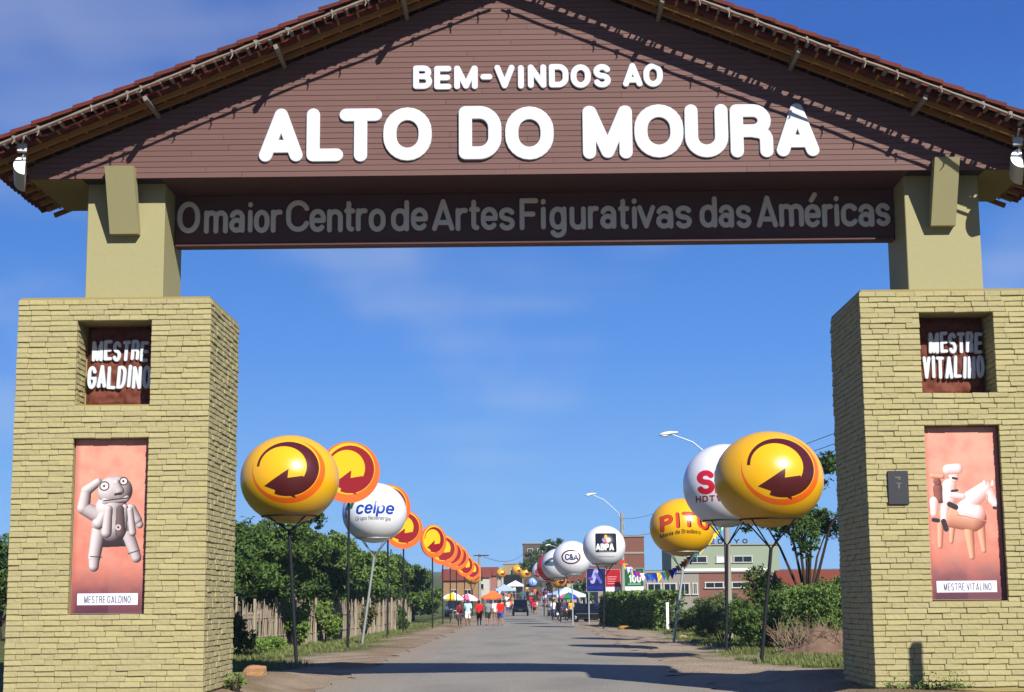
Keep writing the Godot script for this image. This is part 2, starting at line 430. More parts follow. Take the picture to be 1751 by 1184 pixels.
# ------------------------------------------------------------------ ground, road, grass
func build_ground() -> void:
	var xs: Array = []
	for i in range(-44, 45): xs.push_back(i * 0.42)
	for e in [22, 27, 34, 45, 60, 85, 130, 220, 400, 700]:
		xs.push_back(float(e)); xs.push_front(-float(e))
	var zs: Array = [40.0, 10.0, -10.0]
	var z := -20.0
	while z > -140.0:
		zs.push_back(z); z -= 0.8
	while z > -1500.0:
		zs.push_back(z); z *= 1.06
	var f := FastNoiseLite.new()
	f.seed = 5; f.frequency = 0.12; f.fractal_octaves = 4
	var g := FastNoiseLite.new()
	g.seed = 9; g.frequency = 0.5; g.fractal_octaves = 3
	var sand := Color(0.52, 0.425, 0.325)
	var soil := Color(0.31, 0.225, 0.15)
	var green := Color(0.11, 0.15, 0.045)
	var st := SurfaceTool.new()
	st.begin(Mesh.PRIMITIVE_TRIANGLES)
	for zz in zs:
		for xx in xs:
			var x: float = xx
			var q: float = zz
			var a := x - 3.6 if x > 0.0 else -4.2 - x
			var edge := 2.6 if x > 0.0 else 2.2
			var n := f.get_noise_2d(x, q)
			var m := g.get_noise_2d(x, q)
			var k := smoothstep(edge - 0.7, edge + 1.3, a + n * 2.6 + m * 1.4)
			var c := sand.lerp(soil, clampf((0.55 if x < 0.0 else 0.08) + m * 0.9 + n * 0.5, 0, 1)).lerp(green.lerp(soil, clampf(m * 0.9 + 0.05, 0, 0.6)), k)
			if q > -36.0 and absf(x) > 5.2: c = c.lerp(soil, 0.5)
			st.set_color(c)
			var bump := 0.0
			if a > 0.3: bump = (n * 0.08 + m * 0.03) * minf(a, 1.5)
			st.add_vertex(Vector3(x, gy(x, q) + bump - 0.012, q))
	var cols := xs.size()
	for j in zs.size() - 1:
		for i in cols - 1:
			var p := j * cols + i
			st.add_index(p); st.add_index(p + cols); st.add_index(p + cols + 1)
			st.add_index(p); st.add_index(p + cols + 1); st.add_index(p + 1)
	st.generate_normals()
	structure("ground", st.commit(), mat(Color(1, 1, 1), 0.95, {"vc": true, "spec": 0.15, "tex": grain(50, 512, [[8, 5, 1.0], [60, 3, 0.8]], Color(0.78, 0.765, 0.75), Color(1, 1, 1), 0.25), "scale": 0.35, "bump": bumps(51, 256, 30, 4, 6.0), "bump_scale": 0.8}))
	# road
	var r := SurfaceTool.new()
	r.begin(Mesh.PRIMITIVE_TRIANGLES)
	var rows := 0
	var N := 14
	z = 20.0
	while z > -620.0:
		var l := -4.25 + f.get_noise_2d(3.0, z * 2.0) * 0.55 + g.get_noise_2d(1.0, z * 2.5) * 0.3 - maxf(0.0, -z - 60.0) * 0.004
		var rr := 3.55 + f.get_noise_2d(70.0, z * 2.0) * 0.7 + g.get_noise_2d(90.0, z * 2.5) * 0.35
		for i in N + 1:
			var x := lerpf(l, rr, float(i) / N)
			var s := minf(float(i), float(N - i)) / (N * 0.5)
			var wear := g.get_noise_2d(x * 1.2 + 40.0, z * 0.22)
			var dust := smoothstep(0.42, 0.0, s + g.get_noise_2d(x * 2.0, z) * 0.35)
			var c := Color(0.41, 0.385, 0.345).lerp(Color(0.33, 0.31, 0.285), clampf(wear * 1.6 + 0.2, 0, 1)).lerp(Color(0.44, 0.36, 0.275), dust * 0.9)
			r.set_color(c)
			r.add_vertex(Vector3(x, gy(0, z) + 0.006 + 0.03 * s, z))
		rows += 1
		z -= 0.7 if z > -90.0 else 3.0
	for j in rows - 1:
		for i in N:
			var p := j * (N + 1) + i
			r.add_index(p); r.add_index(p + N + 1); r.add_index(p + N + 2)
			r.add_index(p); r.add_index(p + N + 2); r.add_index(p + 1)
	r.generate_normals()
	structure("road", r.commit(), mat(Color(1, 1, 1), 0.85, {"vc": true, "spec": 0.3, "tex": grain(53, 1024, [[6, 5, 0.7], [24, 4, 0.6], [200, 2, 0.7]], Color(0.78, 0.775, 0.76), Color(1, 1, 1), 0.28), "scale": 0.16, "bump": bumps(54, 512, 120, 3, 5.0), "bump_scale": 0.6}))
	# grass on the verges
	var blades := B.new()
	for i in 7:
		var a := rng.randf() * TAU
		var d := Vector3(cos(a), 0, sin(a))
		var w := Vector3(-d.z, 0, d.x) * 0.012
		var p := d * rng.randf_range(0.0, 0.06)
		var hgt := rng.randf_range(0.05, 0.13)
		blades.col = Color(0.085, 0.14, 0.03).lerp(Color(0.16, 0.155, 0.06), rng.randf())
		blades.tri(p - w, p + w, p + d * hgt * 0.35 + Vector3(0, hgt, 0))
	var gm := blades.mesh()
	var lists: Array = [PackedFloat32Array(), PackedFloat32Array()]
	for i in 42000:
		var left := i % 2 == 0
		var zz := -36.0 - pow(rng.randf(), 1.6) * 90.0
		var x := rng.randf_range(-11.5, -5.8) if left else rng.randf_range(5.8, 12.5)
		var a := x - 3.6 if x > 0.0 else -4.2 - x
		if a + f.get_noise_2d(x, zz) * 2.6 + g.get_noise_2d(x, zz) * 1.4 < 2.6 + rng.randf() * 0.9: continue
		if absf(x) > 5.4 and absf(x) < 9.3 and zz > -30.4: continue
		var s := rng.randf_range(0.6, 1.5)
		lists[0 if left else 1].append_array([x, gy(x, zz), zz, s, rng.randf() * TAU])
	var gl := ["short green and yellowed grass along the left verge", "short patchy grass along the right verge"]
	for k in 2:
		var L: PackedFloat32Array = lists[k]
		var mm := MultiMesh.new()
		mm.transform_format = MultiMesh.TRANSFORM_3D
		mm.mesh = gm
		mm.instance_count = L.size() / 5
		for i in mm.instance_count:
			mm.set_instance_transform(i, Transform3D(Basis(Vector3.UP, L[i * 5 + 4]).scaled(Vector3.ONE * L[i * 5 + 3]), Vector3(L[i * 5], L[i * 5 + 1], L[i * 5 + 2])))
		var o := MultiMeshInstance3D.new()
		o.multimesh = mm
		o.material_override = M.leaf
		o.name = numbered("grass")
		add_child(o)
		tag(o, gl[k], "grass", "", "stuff")

# ------------------------------------------------------------------ the gate
func brick_variants() -> Array:
	var out: Array = []
	for i in 10:
		var b := B.new()
		var len: float = [0.28, 0.33, 0.38, 0.30, 0.35][i % 5]
		var k := rng.randf_range(0.90, 1.0)
		b.col = Color(k, k * rng.randf_range(0.975, 1.0), k * rng.randf_range(0.93, 1.0))
		b.bev(Vector3.ZERO, Vector3(len - 0.001, 0.0905, 0.09), 0.009, 0.0045, rng)
		out.push_back({"b": b, "m": b.mesh(), "l": len, "c": b.col})
	return out

# rows of bricks on one face; o = lower left corner of the face, u = along, outn = outwards
func lay(list: Array, V: Array, o: Vector3, u: Vector3, outn: Vector3, length: float, height: float, holes: Array) -> void:
	var ch := 0.0937
	var rows := int(height / ch)
	var bas := Basis(u, Vector3.UP, outn)
	for r in rows:
		var y := (r + 0.5) * ch
		var segs := [[0.0, length]]
		for h in holes:
			if y > h[2] and y < h[3]:
				var ns: Array = []
				for s in segs:
					if h[0] > s[0]: ns.push_back([s[0], minf(s[1], h[0])])
					if h[1] < s[1]: ns.push_back([maxf(s[0], h[1]), s[1]])
				segs = ns
		for s in segs:
			var x: float = s[0]
			var first := true
			while x < s[1] - 0.02:
				var vi := rng.randi() % V.size()
				var l: float = V[vi].l
				if first: l *= rng.randf_range(0.45, 1.0)
				first = false
				var rest: float = s[1] - x
				if rest < l + 0.12: l = rest
				var sc: float = l / V[vi].l
				var p := o + u * (x + l * 0.5) + Vector3(0, y + rng.randf_range(-0.005, 0.005), 0) + outn * (-0.045 + rng.randf_range(-0.010, 0.010))
				var b := bas.rotated(outn, rng.randf_range(-0.010, 0.010)).rotated(u, rng.randf_range(-0.16, -0.07)) * Basis.from_scale(Vector3(sc, 1, 1))
				list.push_back({"v": vi, "x": Transform3D(b, p), "l": l})
				x += l

func pillar(x0: float, x1: float, hole: Array, inner: int, label: String) -> void:
	# hole: [x left, x right, poster y0, poster y1, niche y0, niche y1]
	var base := 0.24
	var top := 7.08
	var at := Vector3((x0 + x1) * 0.5, base, PZ - 1.375)
	var t := thing("brick_pillar", label, "pillar", at, 0.0, "brick pillars carrying the gate")
	var d := 2.75
	var zf := PZ - 0.028
	var zb := PZ - d
	var zn := PZ - 0.72
	var b := B.new()
	var blk := func(a: float, c: float, y0: float, y1: float, z0: float, z1: float) -> void:
		b.box(Vector3((a + c) * 0.5, (y0 + y1) * 0.5, (z0 + z1) * 0.5) - at, Vector3(c - a, y1 - y0, absf(z1 - z0)))
	var e0 := x0 + 0.028
	var e1 := x1 - 0.028
	blk.call(e0, e1, base - 0.3, top - 0.05, zn, zb)
	blk.call(e0, hole[0] - 0.02, base - 0.3, top - 0.05, zf, zn)
	blk.call(hole[1] + 0.02, e1, base - 0.3, top - 0.05, zf, zn)
	blk.call(hole[0] - 0.02, hole[1] + 0.02, base - 0.3, hole[2] - 0.01, zf, zn)
	blk.call(hole[0] - 0.02, hole[1] + 0.02, hole[2] - 0.01, hole[3] + 0.01, PZ - 0.20, zn)
	blk.call(hole[0] - 0.02, hole[1] + 0.02, hole[3] + 0.01, hole[4], zf, zn)
	blk.call(hole[0] - 0.02, hole[1] + 0.02, hole[5], top - 0.05, zf, zn)
	part("core", b.mesh(), M.mortar, t)
	var V := brick_variants()
	var front: Array = []
	var rest: Array = []
	var H := [[hole[0] - x0, hole[1] - x0, hole[2] - base, hole[3] - base], [hole[0] - x0, hole[1] - x0, hole[4] - base, hole[5] - base]]
	lay(front, V, Vector3(x0, base, PZ) - at, Vector3.RIGHT, Vector3.BACK, x1 - x0, top - base, H)
	# the two flanks and the jambs of the niche
	lay(rest, V, Vector3(x1, base, PZ - 0.085) - at, Vector3.FORWARD, Vector3.RIGHT, d - 0.085, top - base, [])
	lay(rest, V, Vector3(x0, base, zb) - at, Vector3.BACK, Vector3.LEFT, d - 0.085, top - base, [])
	for s in 2:
		var jl: Array = []
		if s == 0: lay(jl, V, Vector3(hole[0], hole[4], PZ - 0.085) - at, Vector3.FORWARD, Vector3.RIGHT, 0.54, hole[5] - hole[4], [])
		else: lay(jl, V, Vector3(hole[1], hole[4], PZ - 0.63) - at, Vector3.BACK, Vector3.LEFT, 0.54, hole[5] - hole[4], [])
		rest += jl
	front.sort_custom(func(p, q): return p.l > q.l)
	var all := B.new()
	for i in front.size():
		if i < 300:
			var o := part("brick", V[front[i].v].m, M.brick, t)
			o.transform = front[i].x
		else: all.put(V[front[i].v].b, front[i].x, V[front[i].v].c)
	for e in rest: all.put(V[e.v].b, e.x, V[e.v].c)
	var so := part("brickwork", all.mesh(), M.brick, t)
	so.set_meta("kind", "stuff")

func roof_y(x: float) -> float:
	return 13.38 - 0.402 * absf(x - 0.05)

func build_gate() -> void:
	var L := [-7.84, -6.54, 1.56, 4.57, 5.14, 6.62]
	var R := [6.80, 8.08, 1.68, 4.65, 5.20, 6.64]
	pillar(-8.88, -5.51, L, 1, "yellow painted brick pillar left of the road, with figure-saluting poster")
	pillar(5.78, 9.15, R, -1, "yellow painted brick pillar right of the road, with horse rider poster")
	build_gate_top()
	build_gate_fittings(L, R)

func build_gate_top() -> void:
	var at := Vector3(GX, 7.08, -28.9)
	var t := thing("welcome_gate", "gabled brown board sign with tiled roof and white welcome lettering on yellow columns", "gate", at)
	var o := -at
	# plain columns
	for c in [[-7.92, -6.52], [6.81, 8.14]]:
		var b := B.new()
		b.bev(Vector3((c[0] + c[1]) * 0.5, 8.16, -28.92), Vector3(c[1] - c[0], 2.2, 1.45), 0.012)
		part("column", b.mesh(), M.plaster, t, o)
	# slanted brackets in front of the columns
	for c in [[-7.46, -6.95], [7.22, 7.66]]:
		var b := B.new()
		var q: Array[Vector3] = []
		for e in [[9.40, -27.52], [9.40, -27.76], [8.28, -28.22], [8.28, -28.02]]:
			q.push_back(Vector3(c[0], e[0], e[1])); q.push_back(Vector3(c[1], e[0], e[1]))
		b.quad(q[6], q[7], q[1], q[0]); b.quad(q[0], q[1], q[3], q[2]); b.quad(q[4], q[5], q[7], q[6]); b.quad(q[2], q[3], q[5], q[4])
		b.quad(q[7], q[5], q[3], q[1]); b.quad(q[4], q[6], q[0], q[2])
		part("bracket", b.mesh(), M.plaster, t, o)
	# the gable behind the boards
	var g := B.new()
	var zf := -27.79
	var zk := -30.1
	var P: Array = [Vector2(-8.84, 9.24), Vector2(8.94, 9.24), Vector2(8.94, roof_y(8.94) - 0.35), Vector2(0.05, roof_y(0.05) - 0.35), Vector2(-8.84, roof_y(-8.84) - 0.35)]
	for i in range(1, 4):
		g.tri(Vector3(P[0].x, P[0].y, zf), Vector3(P[i].x, P[i].y, zf), Vector3(P[i + 1].x, P[i + 1].y, zf))
		g.tri(Vector3(P[0].x, P[0].y, zk), Vector3(P[i + 1].x, P[i + 1].y, zk), Vector3(P[i].x, P[i].y, zk))
	for i in 5:
		var a: Vector2 = P[i]
		var e: Vector2 = P[(i + 1) % 5]
		g.quad(Vector3(a.x, a.y, zk), Vector3(e.x, e.y, zk), Vector3(e.x, e.y, zf), Vector3(a.x, a.y, zf))
	part("gable_backing", g.mesh(), M.board_back, t, o)
	# soffit panels: brown between the columns, olive outside
	for s in [[-8.86, -7.93, 1], [-6.51, 6.80, 0], [8.15, 8.96, 1]]:
		var b := B.new()
		b.box(Vector3((s[0] + s[1]) * 0.5, 9.228, -28.93), Vector3(s[1] - s[0], 0.02, 2.30))
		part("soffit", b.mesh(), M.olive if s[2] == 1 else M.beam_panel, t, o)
	# sign boards, each row in two to four lengths
	var y := 9.225
	var row := 0
	while y < 12.95:
		var h := 0.1
		var half := func(yy: float) -> float: return minf(8.92, (13.38 - 0.33 - yy) / 0.402)
		var w0: float = half.call(y)
		var w1: float = half.call(y + h)
		var cuts: Array = [-w0]
		var x := -w0 + rng.randf_range(2.2, 5.2)
		while x < w1 - 1.2:
			if x > -w1 + 0.3: cuts.push_back(x)
			x += rng.randf_range(3.4, 5.6)
		cuts.push_back(w0)
		for i in cuts.size() - 1:
			var a: float = cuts[i]
			var e: float = cuts[i + 1]
			var a1 := a if i > 0 else -w1
			var e1 := e if i < cuts.size() - 2 else w1
			if e1 - a1 < 0.05: continue
			a += 0.0025; e -= 0.0025; a1 += 0.0025; e1 -= 0.0025
			var b := B.new()
			var k := rng.randf_range(0.88, 1.0)
			b.col = Color(k, k * rng.randf_range(0.96, 1.0), k * rng.randf_range(0.95, 1.0))
			var z1 := -27.75 + rng.randf_range(-0.003, 0.003)
			var z0 := -27.785
			var y0 := y + 0.002
			var y1 := y + h - 0.003
			var c := 0.05
			var bb := 0.0045
			b.quad(Vector3(a + c, y0 + bb, z1), Vector3(e + c, y0 + bb, z1), Vector3(e1 + c, y1 - bb, z1), Vector3(a1 + c, y1 - bb, z1))
			b.quad(Vector3(a + c, y0, z1 - bb), Vector3(e + c, y0, z1 - bb), Vector3(e + c, y0 + bb, z1), Vector3(a + c, y0 + bb, z1))
			b.quad(Vector3(a1 + c, y1 - bb, z1), Vector3(e1 + c, y1 - bb, z1), Vector3(e1 + c, y1, z1 - bb), Vector3(a1 + c, y1, z1 - bb))
			b.quad(Vector3(a + c, y0, z0), Vector3(e + c, y0, z0), Vector3(e + c, y0, z1 - bb), Vector3(a + c, y0, z1 - bb))
			b.quad(Vector3(a1 + c, y1, z1 - bb), Vector3(e1 + c, y1, z1 - bb), Vector3(e1 + c, y1, z0), Vector3(a1 + c, y1, z0))
			b.quad(Vector3(a + c, y0, z0), Vector3(a + c, y0, z1 - bb), Vector3(a1 + c, y1, z1 - bb), Vector3(a1 + c, y1, z0))
			b.quad(Vector3(e + c, y0, z1 - bb), Vector3(e + c, y0, z0), Vector3(e1 + c, y1, z0), Vector3(e1 + c, y1, z1 - bb))
			part("board", b.mesh(), M.board, t, o)
		y += h
		row += 1
	# lower beam with its own lettering
	var lb := B.new()
	lb.bev(Vector3(0.145, 8.735, -29.15), Vector3(13.31, 0.965, 0.30), 0.01)
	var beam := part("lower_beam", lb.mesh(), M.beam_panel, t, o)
	var tr := B.new()
	tr.bev(Vector3(0.145, 8.275, -28.985), Vector3(13.27, 0.05, 0.035), 0.006)
	part("edge_strip", tr.mesh(), M.beam_panel, beam)
	# lettering
	var word := func(spec: Array, px0: float, x0: float, k: float, y0: float, h: float, r: float, z: float, m: Material, parent: Node, off: Vector3, sd: int) -> void:
		var i := 0
		while i < spec.size():
			var ch: String = spec[i]
			var a: float = x0 + (spec[i + 1] - px0) * k
			var w: float = (spec[i + 2] - spec[i + 1]) * k
			var dy := sin(i * 2.7 + sd) * 0.008
			part("letter", letter_mesh(ch, w, h, minf(r, w * 0.5), 0.045 + (0.02 if sd == 1 and i == 12 else 0.0), 0.0, 0), m, parent, Vector3(a, y0 + dy, z) + off)
			i += 3
	var zs := -27.748
	word.call(["A", 443, 518, "L", 524, 587, "T", 580, 653, "O", 655, 738, "D", 784, 857, "O", 863, 946, "M", 995, 1080, "O", 1083, 1167, "U", 1169, 1243, "R", 1246, 1319, "A", 1324, 1397], 443, -4.76, 0.010472, 9.485, 0.985, 0.120, zs, M.letter, t, o, 1)
	word.call(["B", 706, 739, "E", 742, 772, "M", 776, 817, "-", 821, 842, "V", 845, 880, "I", 885, 896, "N", 902, 934, "D", 938, 972, "O", 975, 1010, "S", 1014, 1044, "A", 1064, 1098, "O", 1099, 1133], 706, -2.01, 0.010515, 10.80, 0.445, 0.056, zs, M.letter, t, o, 2)
	word.call(["O", 305, 344, "m", 351, 392, "a", 394, 421, "i", 426, 434, "o", 436, 463, "r", 465, 486, "C", 491, 530, "e", 531, 559, "n", 561, 588, "t", 590, 609, "r", 610, 631, "o", 632, 661, "d", 670, 701, "e", 704, 733, "A", 740, 778, "r", 780, 802, "t", 803, 822, "e", 823, 852, "s", 854, 881, "F", 889, 921, "i", 925, 934, "g", 940, 969, "u", 974, 1002, "r", 1005, 1025, "a", 1026, 1054, "t", 1057, 1076, "i", 1080, 1089, "v", 1089, 1120, "a", 1121, 1151, "s", 1154, 1182, "d", 1195, 1225, "a", 1227, 1254, "s", 1257, 1283, "A", 1292, 1328, "m", 1330, 1372, "é", 1373, 1401, "r", 1403, 1423, "i", 1424, 1432, "c", 1435, 1463, "a", 1464, 1492, "s", 1494, 1519], 303, -6.49, 0.010871, 8.50, 0.60, 0.046, -28.998, M.letter_dull, beam, Vector3.ZERO, 3)
	build_roof(t, o)

func tile_shape(r0: float, r1: float, len: float, up: bool) -> B:
	var b := B.new()
	var th := 0.014
	var seg := 6
	var sg := 1.0 if up else -1.0
	for i in seg:
		var q: Array = []
		for e in [[i, 0, 0], [i + 1, 0, 0], [i + 1, 1, 0], [i, 1, 0], [i, 0, 1], [i + 1, 0, 1], [i + 1, 1, 1], [i, 1, 1]]:
			var a: float = PI * e[0] / seg
			var r: float = (r0 if e[1] == 0 else r1) - (th if e[2] == 1 else 0.0)
			q.push_back(Vector3(len * e[1], sin(a) * r * sg, -cos(a) * r))
		for f in [[0, 1, 2, 3, 1.0], [4, 5, 6, 7, -1.0], [3, 2, 6, 7, 0.0], [0, 1, 5, 4, 0.0]]:
			var mid: Vector3 = (q[f[0]] + q[f[2]]) * 0.5
			var outn: Vector3 = Vector3(0, mid.y, mid.z) * float(f[4])
			if f[4] == 0.0: outn = Vector3(mid.x - len * 0.5, 0, 0)
			b.face(q[f[0]], q[f[1]], q[f[2]], outn); b.face(q[f[0]], q[f[2]], q[f[3]], outn)
	return b

func build_roof(t: Node3D, o: Vector3) -> void:
	var al := atan(0.402)
	var cover := tile_shape(0.085, 0.105, 0.47, true)
	var chan := tile_shape(0.105, 0.085, 0.47, false)
	var tones := [Color(1.0, 0.95, 0.9), Color(0.85, 0.85, 0.85), Color(1.0, 0.82, 0.75), Color(0.75, 0.68, 0.66)]
	var cm: Array = []
	for k in 4:
		var b := B.new()
		b.put(cover, Transform3D(), tones[k])
		cm.push_back(b.mesh())
	var roof := Node3D.new()
	roof.name = "roof"
	t.add_child(roof)
	roof.position = o
	var bulk := B.new()
	for sg in [-1.0, 1.0]:
		var down := Vector3(sg * cos(al), -sin(al), 0)
		var nrm := Vector3(sg * sin(al), cos(al), 0)
		var across := down.cross(nrm)
		for row in 27:
			for k in 20:
				var zc := -26.88 - k * 0.208 + (0.125 if k == 0 else 0.0)
				var s := row * 0.382 + rng.randf_range(-0.012, 0.012)
				var lift := 0.022
				var p := Vector3(0.05, 13.40, zc + rng.randf_range(-0.006, 0.006)) + down * s - nrm * 0.11
				var tilt := Basis(down, nrm, across).rotated(across, rng.randf_range(0.035, 0.055)) 
				if k == 0 and row > 0 and rng.randf() < 0.16: p += nrm * rng.randf_range(0.010, 0.022)
				var x := Transform3D(tilt, p + nrm * lift)
				if k == 0:
					var m := part("roof_tile", cm[rng.randi() % 4], M.tile, roof)
					m.transform = x
				else: bulk.put(cover, x, tones[rng.randi() % 4])
				if k < 19 and k > 0:
					var y := Transform3D(tilt, p + Vector3(0, 0, -0.104) - nrm * 0.012)
					bulk.put(chan, y, tones[rng.randi() % 4])
		# rafters down the slope, battens across them
		var zs := [-27.26, -27.62]
		var z := -28.15
		while z > -31.0:
			zs.push_back(z); z -= 0.47
		for zz in zs:
			var b := B.new()
			b.xf = Transform3D(Basis(down, nrm, across), Vector3(0.05 + sg * 0.02, 13.40, zz))
			b.box(Vector3(5.12, -0.255, 0), Vector3(10.2, 0.085, 0.07))
			part("rafter", b.mesh(), M.rafter, roof)
		for i in 27:
			var b := B.new()
			b.xf = Transform3D(Basis(down, nrm, across), Vector3(0.05, 13.40, -28.9))
			b.box(Vector3(0.30 + i * 0.375, -0.202, 0), Vector3(0.04, 0.018, 3.9))
			part("batten", b.mesh(), M.rafter, roof)
		# mortar dabs that tie the loose verge tiles to the rest: sun slips through the slits between them
		for i in 50:
			var md := B.new()
			md.xf = Transform3D(Basis(down, nrm, across), Vector3(0.05, 13.40, -26.90))
			md.bev(Vector3(0.2 + i * 0.205 + rng.randf_range(-0.02, 0.02), -0.13, 0), Vector3(rng.randf_range(0.03, 0.07), 0.07, 0.26), 0.01)
			part("mortar_dab", md.mesh(), M.conduit, roof)
		var purl := [2.3, 4.5, 6.75] if sg < 0 else [2.5, 4.85, 7.0]
		for q in purl:
			var b := B.new()
			b.xf = Transform3D(Basis(down, nrm, across), Vector3(0.05 + sg * q, roof_y(0.05 + sg * q) + 0.02, -27.27))
			b.bev(Vector3(0, -0.345, -0.05), Vector3(0.075, 0.09, 1.06), 0.006)
			part("purlin", b.mesh(), M.purlin, roof)
	# ridge tiles
	for i in 10:
		var b := B.new()
		b.col = tones[i % 4]
		var rt := tile_shape(0.12, 0.13, 0.46, true)
		b.put(rt, Transform3D(Basis(Vector3(0, 0, -1), Vector3.UP, Vector3(1, 0, 0)), Vector3(0.05, 13.36 + 0.012 * (i % 2), -26.66 - i * 0.42)), b.col)
		part("ridge_tile", b.mesh(), M.tile, roof)
	var bo := part("tile_rows", bulk.mesh(), M.tile, roof)
	bo.set_meta("kind", "stuff")

func flood(at: Vector3, turn: float, label: String) -> void:
	var t := thing("floodlight", label, "floodlight", at, turn, "floodlights under the eaves")
	var d := Vector3(0, -0.50, -0.87)
	var up := Vector3(0, 0.87, -0.50)
	var b := B.new()
	var ring_pts: Array = []
	for k in 13:
		var a := PI * 0.5 + PI * k / 12.0
		ring_pts.push_back(Vector3(cos(a) * 0.20, 0, 0) + up * sin(a) * 0.24)
	for k in 12:
		b.quad(ring_pts[k], ring_pts[k + 1], ring_pts[k + 1] + d * 0.42, ring_pts[k] + d * 0.42)
		b.tri(d * 0.42, ring_pts[k] + d * 0.42, ring_pts[k + 1] + d * 0.42)
	b.quad(ring_pts[12], ring_pts[0], ring_pts[0] + d * 0.42, ring_pts[12] + d * 0.42)
	part("housing", b.mesh(), M.metal_grey, t)
	var c := B.new()
	for k in 12:
		c.face(-d * 0.004, ring_pts[k] * 0.97 - d * 0.004, ring_pts[k + 1] * 0.97 - d * 0.004, -d)
	part("lens", c.mesh(), M.white, t)
	var s := B.new()
	s.box(Vector3(-0.06, 0.30, -0.02), Vector3(0.16, 0.13, 0.12)); s.tube([Vector3(-0.06, 0.36, -0.02), Vector3(-0.03, 0.52, 0.05)], [0.02, 0.02], 6)
	s.tube([Vector3(-0.02, 0.26, -0.02), Vector3(-0.06, 0.10, -0.06)], [0.015, 0.015], 6)
	part("ballast_box", s.mesh(), M.metal_grey, t)

func clay_slab(w: float, h: float, sd: int) -> ArrayMesh:
	var f := FastNoiseLite.new()
	f.seed = sd; f.frequency = 1.6; f.fractal_octaves = 4
	f.noise_type = FastNoiseLite.TYPE_CELLULAR
	f.cellular_return_type = FastNoiseLite.RETURN_DISTANCE2_SUB
	var f2 := FastNoiseLite.new()
	f2.seed = sd + 4; f2.frequency = 2.2; f2.fractal_octaves = 4
	var st := SurfaceTool.new()
	st.begin(Mesh.PRIMITIVE_TRIANGLES)
	var n := 44
	for j in n + 1:
		for i in n + 1:
			var x := w * i / n
			var y := h * j / n
			var edge := smoothstep(0.0, 0.09, minf(minf(x, w - x), minf(y, h - y)))
			st.add_vertex(Vector3(x, y, (0.04 + f2.get_noise_2d(x, y) * 0.09 + smoothstep(0.0, 0.16, f.get_noise_2d(x * 0.9, y * 0.9) + 0.95) * 0.035) * edge))
	for j in n:
		for i in n:
			var p := j * (n + 1) + i
			st.add_index(p); st.add_index(p + n + 1); st.add_index(p + n + 2)
			st.add_index(p); st.add_index(p + n + 2); st.add_index(p + 1)
	st.generate_normals()
	return st.commit()

